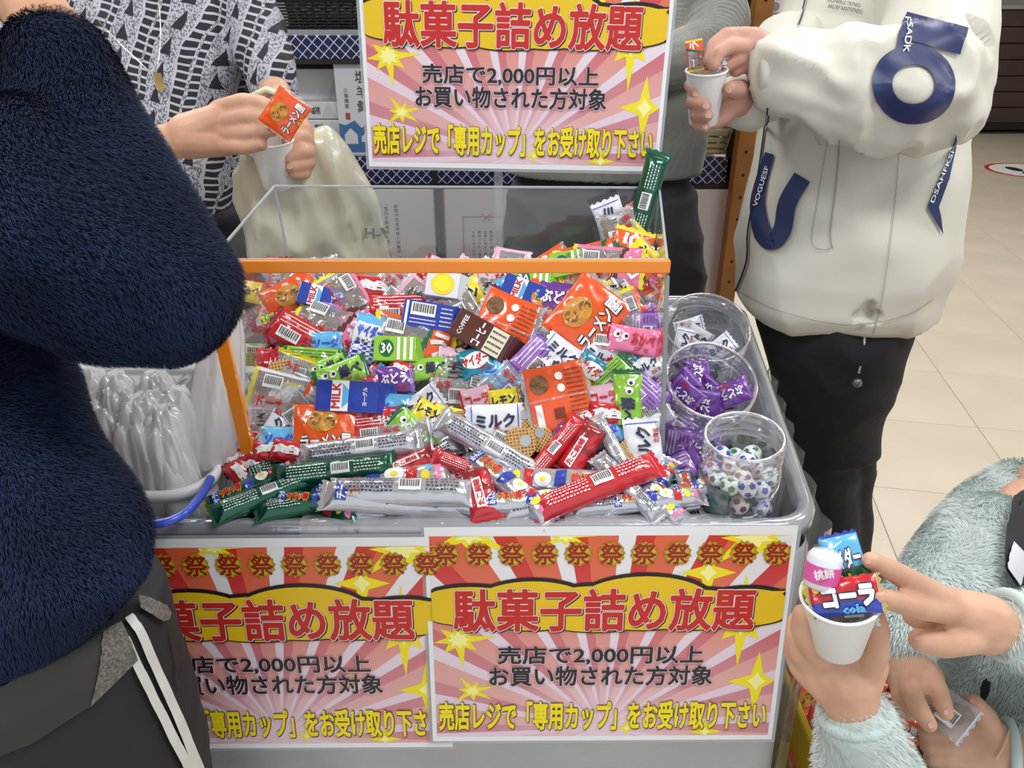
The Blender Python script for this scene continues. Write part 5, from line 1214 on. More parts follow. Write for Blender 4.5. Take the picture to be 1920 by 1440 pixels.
def donut(key, cA, cB, cEnd, desc, txt):
    S = Shape(.098, .056, .018, seed=len(key)+3)
    deftype(key, 'cake_stick_packet', desc, 'snack packet', S, ['clear', cA, cB, cEnd], lambda u, v, s: 3 if abs(u) > .9 else (1 if u > .35+.2*v and s > 0 else (2 if u > .22+.2*v and s > 0 else (1 if v > .72 or v < -.8 else 0))),
        [ex_text(S, txt, .42, -.5, .86, .5, C['wtext'], .06), ex_text(S, 'ドーナツ', -.7, -.7, .15, -.25, C['rtext'], .05)]+ex_bars(S, -.7, .15, -.25, .7), sub='bar')
donut('donut', 'orange', 'dgreen', 'yellow', 'clear cake stick packet with orange and green print and yellow end', 'う')
donut('donutp', 'pink', 'dbrown', 'yellow', 'clear cake stick packet with pink and brown print', 'も')
donut('donutw', 'white', 'orange', 'yellow', 'clear snack packet with white and orange panel and yellow end', 'ま')
def gummy(key, cm, ce, txt, desc, tcol='wtext', eyes=True, w=.066, h=.032, t=.011, back=False, sub='グミ'):
    S = Shape(w, h, t, seed=len(key)*2+1)
    if back: ex = ex_bars(S, -.62, -.75, .1, -.05)+[ex_lines(S, -.7, .1, .75, .8, 3, C['ink'] if cm in ('green', 'yellow', 'white') else C['wtext']), ex_lines(S, .25, -.7, .7, .0, 3, C['ink'])]
    else: ex = [ex_text(S, txt, -.02 if eyes else -.66, -.32 if not eyes else -.42, .74 if eyes else .66, .36 if not eyes else .48, C[tcol], .08), ex_text(S, sub, .1, -.82, .6, -.5, C['rtext'], .04)]+(eye(S, -.55, .2, .13)+eye(S, -.25, .1, .13) if eyes else [])
    deftype(key, 'gummy_packet', desc, 'sweet', S, [cm, ce], lambda u, v, s: 1 if abs(u) > .80 else 0, ex)
gummy('green', 'green', 'dgreen', '緑べ', 'light green gummy packet with dark green ends and round eyes', 'ink')
gummy('greenb', 'green', 'dgreen', '', 'light green gummy packet lying barcode up', back=True, w=.07)
gummy('pinkg', 'pink', 'red', 'あかべ', 'pink gummy packet with red ends and round eyes', 'rtext')
gummy('pinkb', 'pink', 'red', '', 'pink gummy packet lying barcode up', back=True)
gummy('cola', 'red', 'red', 'コーラキャンディー', 'red cola candy packet with white letters', eyes=False, w=.074, h=.040, t=.014, sub=' ラ')
gummy('colab', 'red', 'dred', '', 'red cola candy packet lying barcode up', back=True, w=.072, h=.036, t=.012)
gummy('teal', 'teal', 'teal', 'サイダー', 'teal soda candy packet with white cloud', 'rtext', eyes=False, w=.046, h=.036)
gummy('grape', 'purple', 'lilac', 'ぶどう', 'purple grape candy packet with white letters', eyes=False, w=.052, h=.040, sub='GRAPE')
gummy('grapeb', 'lilac', 'purple', '', 'lilac grape candy packet lying barcode up', back=True, w=.052, h=.040)
gummy('milk', 'white', 'white', 'ミルク', 'white and blue milk candy packet', 'ink', eyes=False, w=.056, h=.036, sub='北海道')
gummy('yellow', 'yellow', 'gold', 'レモン', 'small yellow candy packet', 'ink', eyes=False, w=.040, h=.032)
gummy('colas', 'lpink', 'red', 'コーラ', 'small pale cola candy packet with red edge', 'rtext', eyes=False, w=.042, h=.036)
gummy('redtw', 'red', 'dred', '飴', 'small glossy red wrapped candy', eyes=False, w=.044, h=.028, t=.016, sub='う')
gummy('bluef', 'lblue', 'silver', 'ソーダ', 'small light blue foil candy packet', 'bluein', eyes=False, w=.050, h=.036)
_t = TYPES['teal']; _t['ex'].insert(0, ex_ell(_t['S'], .0, .0, .68, .55, C['wtext'], 'cloud_print', .0004))
_t = TYPES['milk']; _t['ex'] += [ex_poly(_t['S'], [(a, -.9), (a+.03, -.9), (a+.03, .9), (a, .9)], C['bluein'], 'blue_line') for a in (-.82, .79)]
S = Shape(.066, .044, .012, seed=9)
deftype('cider', 'soda_candy_packet', 'light blue checked soda candy packet', 'sweet', S, ['lblue', 'white', 'blue'], lambda u, v, s: 0 if u > .6 else (2 if (int((u+1)*11)+int((v+1)*5)) % 2 and u < -.2 else 1), [ex_text(S, 'サイダー', .05, -.75, .5, .75, C['bluein'], .10, -PI/2), ex_text(S, 'キャンデー', -.25, -.7, .0, .7, C['ink'], .05, -PI/2)])
S = Shape(.056, .066, .010, seed=4)
deftype('pinkf', 'bean_snack_packet', 'clear packet with pale pink frame and grey panel', 'snack packet', S, ['lpink', 'clear'], lambda u, v, s: 1 if abs(u) < .62 and abs(v) < .7 else 0, [ex_text(S, 'いか', -.3, -.1, .4, .5, C['black'], .06)]+ex_bars(S, -.55, -.75, .3, -.35), sub='chunk')
S = Shape(.062, .050, .014, seed=5)
deftype('clearp', 'cracker_packet', 'clear packet with brown cracker pieces inside', 'snack packet', S, ['clear', 'silver'], lambda u, v, s: 1 if abs(u) > .9 else 0, ex_bars(S, -.2, -.5, .5, .3)+[ex_text(S, 'もち', -.7, .3, -.1, .75, C['rtext'], .06)], sub='chunk')
# long stick snacks
def stick(key, base, desc, front=False, L=.148, r=.030, flav='チーズ', ecol=None):
    S = Shape(L, r, r*.92, 'stick', seed=len(key), crimp=.07)
    if front:
        ex = [ex_poly(S, [(-.80, -.75), (-.66, -.75), (-.66, .75), (-.80, .75)], C['blue'], 'flavour_band'), ex_text(S, flav, -.79, -.7, -.67, .7, C['wtext'], .06, PI/2, off=.0011),
            ex_text(S, 'うまい棒', -.62, -.42, -.22, .40, C['ytext'], .22, off=.0009), ex_text(S, 'うまい棒', -.62, -.42, -.22, .40, C['rtext'], .13, off=.0014),
            ex_poly(S, [(-.15, -.8), (.02, -.6), (.05, .6), (-.12, .8)], C['blue']), ex_ell(S, .22, .1, .13, .55, C['wtext'], 'white_patch', .0009), ex_ell(S, .22, .1, .05, .2, C['lemon'], off=.0012), ex_poly(S, [(.36, -.7), (.5, -.8), (.52, .6), (.38, .75)], C['red']), ex_ell(S, .62, -.2, .06, .4, C['lemon']), ex_ell(S, .66, .4, .05, .3, C['lblue']), ex_poly(S, [(.74, -.6), (.82, -.7), (.82, .7), (.74, .5)], C['pink'])]
    else: ex = ex_bars(S, -.05 if L > .1 else -.5, -.42, .25 if L > .1 else .1, .5)+[ex_lines(S, -.75, -.6, -.12, .6, 5, C['wtext'] if base != 'silver' else C['ink']), ex_lines(S, .32, -.5, .75, .55, 4, C['wtext'] if base != 'silver' else C['ink'], seed=3)]
    deftype(key, 'puffed_corn_stick', desc, 'snack stick', S, [base, ecol or base], lambda u, v, s: 1 if abs(u) > .93 else 0, ex)
stick('sback', 'silver', 'silver wrapped corn stick lying print and barcode up'); stick('sgreen', 'egreen', 'shiny green corn stick lying barcode up'); stick('sred', 'red', 'red wrapped corn stick lying small print up')
stick('sfront', 'silver', 'silver corn stick with red letters and coloured picture', True); stick('sfront2', 'silver', 'silver corn stick with mentai flavour band and picture', True, flav='めんたい')
stick('sgfront', 'egreen', 'green and pink printed corn stick, front side up', True, ecol='gold', flav='サラダ'); stick('sshort', 'silver', 'short silver corn stick with blue band and red letters', True, L=.095)
S = Shape(.085, .040, .030, 'stick', seed=3)
deftype('tako', 'takoyaki_snack_packet', 'red and brown snack packet with octopus-ball flavour lettering', 'snack stick', S, ['dred', 'red'], lambda u, v, s: 1 if u < -.1 else 0, [ex_poly(S, [(-.75, -.1), (-.70, .5), (.35, .5), (.4, -.1)], C['wtext'], 'name_plate'), ex_text(S, 'たこ焼味', -.66, -.02, .3, .42, C['rtext'], .08, off=.0012), ex_ell(S, .35, -.45, .3, .3, C['red'])])
# cartons
def carton(key, c, desc, w, d, texts):
    me = MB().box((-w/2, -d/2, -d/2), (w/2, d/2, d/2), bev=.0012); me2 = mesh_of('drink_style_candy_carton', me.v, me.f, C[c]); S = Shape(w, d, 0); S.H = lambda x, y: d/2
    TYPES[key] = dict(nm='candy_carton', desc=desc, cat='carton', S=S, me=me2, ex=[e for x in texts(S) for e in (x if isinstance(x, list) else [x])], sub=None, n=0)
    gb = MB(); gb.add([(w/2, -d/2, -d/2), (w/2, d/2, -d/2), (w/2, d/2, d/2), (w/2, -d/2, d/2), (w/2+d*.4, -d/2, 0), (w/2+d*.4, d/2, 0)], [(0, 1, 5, 4), (2, 3, 4, 5), (1, 2, 5), (3, 0, 4)]).box((w/2+d*.38, -d/2, -.001), (w/2+d*.55, d/2, .001))
    TYPES[key]['ex'].append(mesh_of('gable_top', gb.v, gb.f, C[c]))
carton('milkbox', 'blue', 'blue mini candy carton with white MILK panel', .062, .032, lambda S: [ex_poly(S, [(-.5, -.98), (.05, -.98), (.05, .98), (-.5, .98)], C['wtext'], 'white_panel', .0004), ex_text(S, 'MILK', -.48, -.8, -.22, .8, C['rtext'], .05, PI/2), ex_poly(S, [(-.15, -.8), (.05, -.4), (.05, .4), (-.15, .8)], C['lblue']), ex_text(S, 'ヨーグル', .5, -.6, .65, .6, C['wtext'], .05, PI/2)])
carton('bluebox', 'blue', 'dark blue candy carton lying barcode up', .064, .034, lambda S: [ex_poly(S, [(-.9, -.9), (-.8, -.9), (-.8, .9), (-.9, .9)], C['wtext'], 'white_panel', .0004)]+ex_bars(S, -.7, -.1, .25, .85)+[ex_lines(S, -.7, -.8, .3, -.25, 2, C['wtext']), ex_lines(S, .45, -.8, .9, .8, 5, C['wtext'])])
carton('coffee', 'dbrown', 'brown coffee candy carton with cream panel', .062, .030, lambda S: [ex_poly(S, [(.25, -.9), (.85, -.9), (.85, .9), (.25, .9)], C['cream'], 'cream_panel', .0004), ex_lines(S, .3, -.8, .8, .8, 4, C['black']), ex_text(S, 'コーヒー', -.2, -.8, .1, .8, C['wtext'], .06, PI/2), ex_text(S, 'COFFEE', -.75, -.7, -.6, .7, C['wtext'], .04, PI/2)])
carton('greenbox', 'green', 'bright green striped candy carton', .055, .034, lambda S: [ex_poly(S, [(a, -.9), (a+.14, -.9), (a+.14, .9), (a, .9)], C['wtext'], 'white_stripe', .0004) for a in (.1, .4, .7)]+[ex_ell(S, -.4, 0, .35, .7, C['dgreen']), ex_text(S, '30', -.65, -.4, -.15, .4, C['wtext'], .05)])
carton('lemonb', 'white', 'white candy carton with sliced lemon picture', .046, .036, lambda S: [ex_ell(S, 0, 0, .7, .85, C['lemon'], 'lemon_print'), ex_ell(S, 0, 0, .5, .62, C['ytext'], 'lemon_print', .0008)])
# wafer coin
me = MB().lathe([(.0003, -.003), (.0165, -.003), (.018, -.001), (.018, .001), (.0165, .0035), (.0003, .004)], 24); mc = mesh_of('wafer_coin', me.v, me.f, C['waffle'], True); S = Shape(.036, .036, 0); S.H = lambda x, y: .004
gr = MB()
for k in range(-4, 5):
    L_ = math.sqrt(.0175**2-(k*.0036)**2); gr.box((-L_, k*.0036-.0005, .0038), (L_, k*.0036+.0005, .0047)); gr.box((k*.0036-.0005, -L_, .0038), (k*.0036+.0005, L_, .0047))
TYPES['coin'] = dict(nm='wafer_coin', desc='round golden wafer biscuit with grid pattern', cat='biscuit', S=S, me=mc, ex=[mesh_of('wafer_grid', gr.v, gr.f, mat('wafer_light', '#dcb878', .6)), ex_ell(S, .35, .1, .35, .35, C['silver'], off=.0012)], sub=None, n=0)
# fillings seen through clear film
def lumps(nm, w, h, n, r, m, seed):
    q = MB(); R_ = random.Random(seed)
    for _ in range(n):
        x, y = R_.uniform(-w, w), R_.uniform(-h, h); ellipsoid(q, (x, y, R_.uniform(-.001, .001)), r*R_.uniform(.7, 1.2), r*R_.uniform(.6, 1), .0035, n=8)
    return mesh_of(nm, q.v, q.f, m, True)
SUB = {'bar': lumps('filling', .030, .012, 9, .013, C['brown'], 1), 'chunk': lumps('filling', .019, .014, 9, .009, C['brown'], 2)}

# ---- the heap
def heapz(x, y):
    if y < .80: z = .789
    else: z = .789+min(1, (y-.80)/.245)*(.175+.05*max(0, min(1, (x+.05)/.2)))
    if y > 1.06: z -= (y-1.06)*.2
    return z+.006*math.sin(x*31+1)*math.cos(y*27)
def hit(px, py, zf=heapz):
    r = ray(px, py); t = .6
    for _ in range(900):
        p = CAMP+r*t
        if p.z <= zf(p.x, p.y): break
        t += .0012
    return CAMP+r*t
def nrm(p, zf=heapz):
    e = .012; return Vector((-(zf(p.x+e, p.y)-zf(p.x-e, p.y))/(2*e), -(zf(p.x, p.y+e)-zf(p.x, p.y-e))/(2*e), 1)).normalized()
def spawn(key, M, label=None, group=None, s=1):
    T_ = TYPES[key]; T_['n'] += 1
    o = link(T_['nm'], T_['me'], None); o.matrix_local = M @ Matrix.Scale(s, 4)
    pl = None
    for e in T_['ex']:
        nn_ = e.name.split('.')[0]; sub = (nn_ == 'barcode' and pl and pl.name.startswith('barcode_plate')) or (nn_ == 'pupil_print' and pl and pl.name.startswith('eye_print'))
        q_ = link(nn_, e, pl if sub else o); pl = pl if sub else q_
    if T_['sub']: link('filling', SUB[T_['sub']], o)
    tag(o, label or T_['desc'], T_['cat'], group); return o
def orient(p, n, ang):
    a = math.radians(ang); d = RGT*math.cos(a)+UPC*math.sin(a); x = (d-n*d.dot(n)).normalized(); return frame(p, x, n.cross(x))
placed = []
def put(key, px, py, ang=0, s=1, lift=0, jit=.25, deep=0, grp=None, face=.55, zf=heapz):
    p = hit(px, py, zf); toc = (CAMP-p).normalized()
    n = (nrm(p, zf)*(1-face)+toc*face+Vector((random.uniform(-jit, jit), random.uniform(-jit, jit), random.uniform(-jit, jit)))).normalized()
    T_ = TYPES[key]; th = T_['S'].t/2 if T_['S'].t else .012
    p = p+toc*(lift+th*.5-deep)
    if zf is heapz: p.y = max(p.y, .752 if T_['S'].w < .1 or 45 < abs(ang) % 180 < 135 else .742); p.y = max(p.y, .722+abs(math.sin(math.radians(ang)))*T_['S'].w*s*.36); p.x = min(p.x, .30)
    if zf is heapz and p.y > .84 and deep < .03: p.x = max(-.325+.3*T_['S'].w*s, min(p.x, .188-.32*T_['S'].w*s))
    o = spawn(key, orient(p, n, ang), s=s); o['group'] = grp or 'sweets heaped in the clear case'
    placed.append((o, px, py, key, deep, grp)); return o
R0 = random.Random(11)
small = ['cola', 'colab', 'teal', 'grape', 'grapeb', 'milk', 'yellow', 'colas', 'redtw', 'bluef', 'green', 'greenb', 'pinkb', 'clearp', 'clearp', 'milk', 'bluef', 'coin', 'pinkf', 'donut', 'teal', 'milk', 'clearp', 'donutp']
gy = 0; py = 528
while py < 872:
    px = 470+(gy % 2)*24
    while px < 1240:
        put(R0.choice(small), px+R0.uniform(-10, 10), py+R0.uniform(-9, 9), R0.uniform(-180, 180), 1, 0, .45, .018, None, .45); px += 50
    py += 40; gy += 1
gy = 0; py = 540
while py < 880:
    px = 460+(gy % 2)*35
    while px < 1240:
        put(R0.choice(small), px+R0.uniform(-14, 14), py+R0.uniform(-12, 12), R0.uniform(-180, 180), 1.05, 0, .35, .040, None, .45); px += 72
    py += 62; gy += 1
FS = 'snack sticks along the front rim'
for py, x0, st_ in ((875, 510, 66), (905, 530, 78), (935, 520, 84), (962, 500, 80)):
    px = x0
    while px < (1215 if py < 920 else 1330):
        put(R0.choice(['sback', 'sfront', 'sred', 'sgreen', 'sfront2', 'redtw', 'milk', 'sshort', 'tako']) if px > 640 else R0.choice(['sgreen', 'sgreen', 'sgfront', 'redtw']), min(px, 1290), py, R0.uniform(-35, 35) if R0.random() < .7 else R0.uniform(50, 120), 1, 0, .25, .022, FS, .3); px += st_
# individually read from the photograph: type, x, y, angle, size, lift
EX = [('ramen', 1072, 532, 12, 1, 0), ('donut', 1160, 560, -60, 1, .002), ('greenbox', 1000, 530, -5, 1, .004), ('milkbox', 985, 549, -22, 1, .006), ('grape', 1045, 561, -12, 1.25, .010), ('pinkf', 925, 545, 85, .9, 0), ('bluef', 950, 540, 20, 1, .002), ('yellow', 870, 560, 25, 1.6, 0), ('lemonb', 832, 540, -8, 1, .006),
 ('milkbox', 600, 562, -12, .95, .002), ('donutp', 655, 568, -58, 1.05, .008), ('redtw', 700, 541, -5, 1.4, .004), ('clearp', 735, 548, -40, .9, .006), ('pinkf', 772, 562, -40, 1, .006), ('colab', 745, 580, 3, 1.25, .006), ('clearp', 850, 590, 30, 1.2, .004),
 ('ramen', 523, 565, 32, 1.05, .004), ('donutp', 625, 610, -22, 1.1, .004), ('greenb', 530, 605, 10, 1, .004), ('pinkg', 520, 615, 25, .9, .008), ('colab', 562, 627, -28, 1.2, .016), ('bluef', 612, 645, 5, 1, .008), ('bluebox', 803, 597, -8, 1.08, .010), ('cider', 692, 637, 78, 1.05, .016), ('donut', 775, 640, -12, 1.15, .010), ('greenbox', 742, 660, 0, 1, .004),
 ('cola', 512, 682, 178, 1, .004), ('donutw', 545, 745, -12, 1.1, .006), ('coin', 530, 703, 15, 1.15, .010), ('clearp', 560, 712, -20, 1, .008), ('greenb', 585, 676, -3, 1.15, .010), ('green', 640, 702, 22, 1.1, .020), ('green', 615, 690, 22, .9, .012), ('green', 800, 692, 8, 1.0, .012), ('pinkg', 682, 722, 42, .95, .010), ('milkbox', 655, 748, -2, 1.25, .010), ('grape', 738, 712, 8, 1.0, .012), ('teal', 768, 668, 32, .9, .010), ('teal', 712, 716, 50, .9, .006), ('redtw', 752, 690, -20, .7, .014), ('bluef', 742, 768, -3, 1.2, .008), ('clearp', 700, 770, 10, .9, 0),
 ('ramen', 612, 806, 4, 1.05, .018), ('pinkb', 688, 782, -4, 1.15, .010), ('cola', 728, 787, 8, .95, .008), ('colab', 706, 802, 8, .95, .010), ('milk', 792, 758, 38, 1, .010), ('yellow', 802, 775, -30, 1, .012), ('yellow', 835, 783, -15, 1, .010), ('bluef', 525, 826, 3, 1.05, .010), ('clearp', 545, 783, 40, 1, .004), ('milk', 515, 808, 60, .9, .004), ('redtw', 505, 843, 15, 1, .006), ('redtw', 540, 846, -8, 1.1, .008), ('donutw', 470, 770, 80, .8, 0), ('pinkf', 478, 790, 85, .8, .002),
 ('ramenb', 945, 610, -25, 1.15, .010), ('ramenb', 985, 588, -32, 1.0, .004), ('ramen', 1015, 580, -38, 1.0, .006), ('ramen', 1102, 592, 52, 1.25, .020), ('donut', 1178, 602, -68, .85, .008), ('yellow', 1152, 545, 5, 1.2, .006), ('coffee', 905, 632, -30, 1.3, .018), ('yellow', 868, 622, -70, 1, .006), ('pinkg', 1187, 638, -13, 1.15, .022), ('bluef', 1135, 632, 30, 1, .010), ('clearp', 1045, 622, -15, 1.1, .004), ('milk', 1055, 665, -38, 1.1, .012), ('grapeb', 1003, 672, 48, 1.15, .012), ('milk', 1022, 695, 18, 1.1, .010), ('teal', 893, 678, 18, 1.15, .022), ('pinkf', 868, 700, 82, 1.15, .014), ('bluef', 935, 712, -50, 1.2, .010), ('clearp', 952, 735, -50, 1.1, .006), ('ramenb', 1047, 745, 12, 1.12, .024), ('teal', 1112, 697, -38, 1.1, .014), ('greenb', 1140, 712, 42, 1.05, .012), ('milk', 1125, 672, -28, 1, .008), ('teal', 1188, 698, -60, 1, .006), ('green', 1176, 750, -92, 1.2, .020), ('grapeb', 1210, 738, -45, 1.05, .018), ('milk', 1220, 690, 30, .9, .010), ('colas', 1132, 748, 8, 1.1, .016), ('redtw', 1138, 778, -5, 1.2, .012), ('colas', 895, 752, 15, 1.05, .014), ('yellow', 945, 753, 10, 1.1, .012), ('redtw', 920, 745, -45, 1, .004), ('clearp', 850, 742, 0, 1, .004), ('grapeb', 1205, 615, 88, .9, .008), ('donut', 1160, 660, -8, 1, .006),
 ('milk', 928, 791, 3, 1.3, .018), ('coin', 866, 797, 10, 1.05, .008), ('coin', 975, 832, 8, 1.15, .020), ('coin', 978, 787, 40, 1, .008), ('coin', 1010, 822, 60, 1, .010), ('clearp', 935, 822, -25, 1, .012), ('yellow', 955, 830, 10, .9, .010), ('grape', 1072, 802, 22, 1, .010), ('milk', 1106, 797, -15, 1, .012), ('bluef', 1135, 812, 20, 1, .008), ('coin', 1190, 800, 70, 1.1, .006), ('clearp', 1215, 775, 30, 1, .008), ('milk', 1207, 838, 95, 1.3, .016), ('tako', 1092, 842, 58, .85, .016), ('sred', 1035, 848, 50, .75, .018), ('sback', 1150, 840, -62, .62, .018), ('milk', 820, 800, 25, 1, .006), ('green', 775, 812, -45, 1.1, .008), ('coin', 1180, 845, 30, .8, .01)]
for k_, x, y, a, s, l in EX: put(k_, x, y, a, s, l, .10, 0)
EXS = [('sback', 675, 842, 9, 1.05, .018), ('clearp', 760, 828, 12, 1.1, .012), ('sback', 918, 838, -32, 1.0, .018), ('sgreen', 628, 884, 9, .98, .030), ('tako', 772, 870, 25, .7, .010), ('sgfront', 475, 912, 40, .8, .010), ('sgreen', 490, 942, 35, .85, .020), ('sgreen', 580, 952, 22, .85, .006), ('sgfront', 590, 972, 3, .8, .010), ('sfront', 712, 908, 7, 1.25, .016), ('sfront', 740, 968, 2, 1.2, .012), ('sback', 752, 942, 1, 1.15, .034), ('sred', 885, 882, -22, .7, .012), ('redtw', 880, 900, -35, 1, .006), ('sback', 850, 955, -15, .7, .008), ('tako', 900, 955, 100, .9, .018), ('sfront2', 955, 925, -57, 1.0, .026), ('sfront2', 1045, 903, 177, 1.05, .020), ('sred', 1120, 925, 28, 1.1, .034), ('sback', 1040, 950, 15, .9, .004), ('sfront', 1215, 930, -62, .9, .016), ('sback', 1180, 925, -58, .75, .028), ('sback', 1165, 962, 5, .8, .010), ('sshort', 1240, 905, 65, .75, .014), ('sfront2', 1000, 962, 12, .9, .004), ('sshort', 1288, 918, -82, .62, .024), ('sshort', 1318, 955, 25, .7, .026), ('sfront', 1235, 965, 4, .8, .014)]
for k_, x, y, a, s, l in EXS: put(k_, x, y, a, s, l, .06, 0, FS, .35)
for x, y in ((462, 838), (448, 862), (470, 872), (455, 890), (492, 862)): put('redtw', x, y, R0.uniform(-60, 60), 1.1, 0, .3, .006, 'red candies beside the white basket', .4)
# top of the heap behind the bar
for k_, x, y, a, s, l in (('pinkf', 955, 505, -12, 1, 0), ('greenbox', 1072, 497, 8, 1, 0), ('ramen', 1035, 505, 30, .8, 0), ('donut', 1110, 492, 12, 1, .004), ('donutp', 1140, 500, -5, 1, .01), ('donut', 1205, 495, 75, 1, .006), ('yellow', 1195, 480, 38, 1.2, .02), ('donut', 1220, 520, 60, .9, 0), ('clearp', 1000, 515, 10, 1, 0)):
    put(k_, x, y, a, s, l+.004, .12, 0, None, .6)
# labels: where each one lies, by things one can find
def where(px, py):
    if py < 512: r = 'poking out above the orange bar'
    elif py < 600: r = 'just under the orange bar'
    elif py < 690: r = 'in the upper middle of the heap'
    elif py < 775: r = 'halfway down the heap'
    elif py < 862: r = 'at the foot of the heap'
    else: r = 'by the front rim'
    c = ('beside the orange strip' if px < 560 else 'left of centre') if px < 720 else ('in the centre' if px < 960 else ('right of centre' if px < 1120 else ('by the clear right wall' if px < 1250 else 'beside the jars')))
    return r+', '+c
from collections import defaultdict
gr_ = defaultdict(list)
for o, px, py, key, deep, g in placed:
    T_ = TYPES[key]
    if deep > 0: o['group'] = (g or 'half buried sweets in the case')+': '+T_['nm'].replace('_', ' ')
    gr_[T_['desc']+(' sunk' if deep > 0 else '')+' '+where(px, py)].append((px, py, o))
used_ = set()
for lb, L in gr_.items():
    L.sort(key=lambda t: t[0])
    for i, (px, py, o) in enumerate(L):
        w_ = ''
        if len(L) == 2: w_ = (', left of two', ', right of two')[i]
        elif len(L) > 2: w_ = ', %s of %s from left' % (('first', 'second', 'third', 'fourth', 'fifth', 'sixth', 'seventh', 'eighth', 'ninth', 'tenth')[min(i, 9)], len(L))
        t = lb+w_
        for a_, b_ in (('just ', ''), (' lying', ''), (' with round eyes', ''), (' and round eyes', ''), ('in the upper middle of the heap', 'upper heap'), ('halfway down the heap', 'mid heap'), ('at the foot of the heap', 'low heap'), (' flavour', ''), ('poking out above', 'above'), (' and yellow end', ''), (' with white outlined letters', ''), (' with white letters', ''), (' and coloured picture', ''), ('by the clear right wall', 'by right wall'), (' with brown picture and barcode', ''), (' with octopus-ball lettering', ''), (' and barcode', ''), ('the ', ''), (' of three', '')):
            if len(t.split()) <= 16: break
            t = t.replace(a_, b_)
        o['label'] = ' '.join(t.split()[:16])

# ---- jar contents
def in_jar(J, r, z0, z1, key, n, label, group, s=.9, seed=1, rot=True):
    R_ = random.Random(seed)
    for i in range(n):
        z = z0+(z1-z0)*((i+.5)/n); a = R_.uniform(0, 2*PI); rr = r*math.sqrt(R_.uniform(.05, 1)); p = J @ Vector((rr*math.cos(a), rr*math.sin(a), z))
        toc = (CAMP-p).normalized(); nn = (toc+Vector((R_.uniform(-.6, .6), R_.uniform(-.6, .6), R_.uniform(-.6, .6)))).normalized()
        spawn(key, orient(p, nn, R_.uniform(-180, 180)), label, group, s)
in_jar(J2, .040, .014, .125, 'grape', 32, 'purple gummy packet inside the large tilted middle jar', 'purple sweets in the middle jar', .85, 2)
in_jar(J3, .046, .014, .115, 'milk', 18, 'white and blue milk candy inside the back jar', 'milk candies in the back jar', .9, 3)
for i, (x, y, a) in enumerate(((1268, 770, 60), (1285, 800, -40), (1300, 838, -50), (1270, 835, 80), (1290, 870, -60), (1268, 880, 20), (1275, 745, 30))):
    p = W(x, y, 1.03-.0003*(y-745)); toc = (CAMP-p).normalized(); spawn('grapeb' if i % 2 else 'grape', orient(p, (toc+Vector((.2*math.sin(i), .1, .3*math.cos(i)))).normalized(), a), 'purple gummy packet lying between the case wall and the jars', 'purple sweets beside the jars', .95)
# football chocolates
def ball(cname, col_):
    bm = bmesh.new(); bmesh.ops.create_icosphere(bm, subdivisions=4, radius=.0115); V = [v.co.copy() for v in bm.verts]; Fc = [[v.index for v in f.verts] for f in bm.faces]; cen = [f.calc_center_median().normalized() for f in bm.faces]; bm.free()
    b2 = bmesh.new(); bmesh.ops.create_icosphere(b2, subdivisions=1, radius=1); ax = [v.co.normalized() for v in b2.verts]; b2.free()
    mi = [1 if max(c.dot(a) for a in ax) > .945 else 0 for c in cen]
    V = [v*(1-.03*(1 if any(abs(v.normalized().dot(a)-.93) < .008 for a in ax) else 0)) for v in V]
    return mesh_of('football_chocolate', V, Fc, [mat('foil_white', '#e4e6e6', .3, coat=.6), col_], True, mi)
BL = [('blue', ball('b', mat('foil_patch_blue', '#2c4fa8', .3, coat=.6))), ('green', ball('g', mat('foil_patch_green', '#1e7a45', .3, coat=.6))), ('red', ball('r', mat('foil_patch_maroon', '#8a2230', .3, coat=.6)))]
R1 = random.Random(4); pts = []
tries = 0
while len(pts) < 40 and tries < 40000:
    tries += 1; a = R1.uniform(0, 2*PI); rr = .0345*math.sqrt(R1.random()); p = Vector((rr*math.cos(a), rr*math.sin(a), R1.uniform(.013, .082)))
    if all((p-q_).length > .0192 for q_ in pts): pts.append(p)
for p in pts:
    nm, me = R1.choice(BL[:2]+BL[:2]+BL[2:]); o = link('football_chocolate', me, None, rot=(R1.uniform(0, 6), R1.uniform(0, 6), R1.uniform(0, 6))); o.location = J1 @ p
    tag(o, 'round chocolate in white and %s football foil inside the front jar' % nm, 'chocolate', 'football chocolates in the front jar')

# ---- paper cups and what stands in them
M_cup = mat('paper_cup_white', '#e6e6e4', .45)
def cup(top, axis, r1, r2, h, label):
    a = Vector(axis).normalized(); base = top-a*h; e = empty('paper_cup', (0, 0, 0), label, 'cup'); M = axis_mtx(base, top); M.translation = base; e.matrix_local = M
    MB().lathe([(.0004, .004), (r2*.96, .004), (r2*.99, .006), (r1*.985, h-.001)], 40).lathe([(r2*.96, .0), (r2, .001), (r1, h)], 40).build('wall', M_cup, e, smooth=True)
    MB().tube([(r1*1.005*math.cos(2*PI*k/40), r1*1.005*math.sin(2*PI*k/40), h) for k in range(40)], .0018, 8, closed=True).build('rolled_rim', M_cup, e, smooth=True); return M
def at(key, px, py, zc, ang, label, s=1, tilt=(0, 0, 0), grp=None):
    p = W(px, py, zc); n = ((CAMP-p).normalized()+Vector(tilt)).normalized(); return spawn(key, orient(p, n, ang), label, grp, s)
cup(W(1576, 1118, .682), (-.17, -.06, 1), .0328, .0215, .064, 'white paper cup of colourful sweets held by the child in mint fleece')
S = Shape(.056, .030, .012, seed=6)
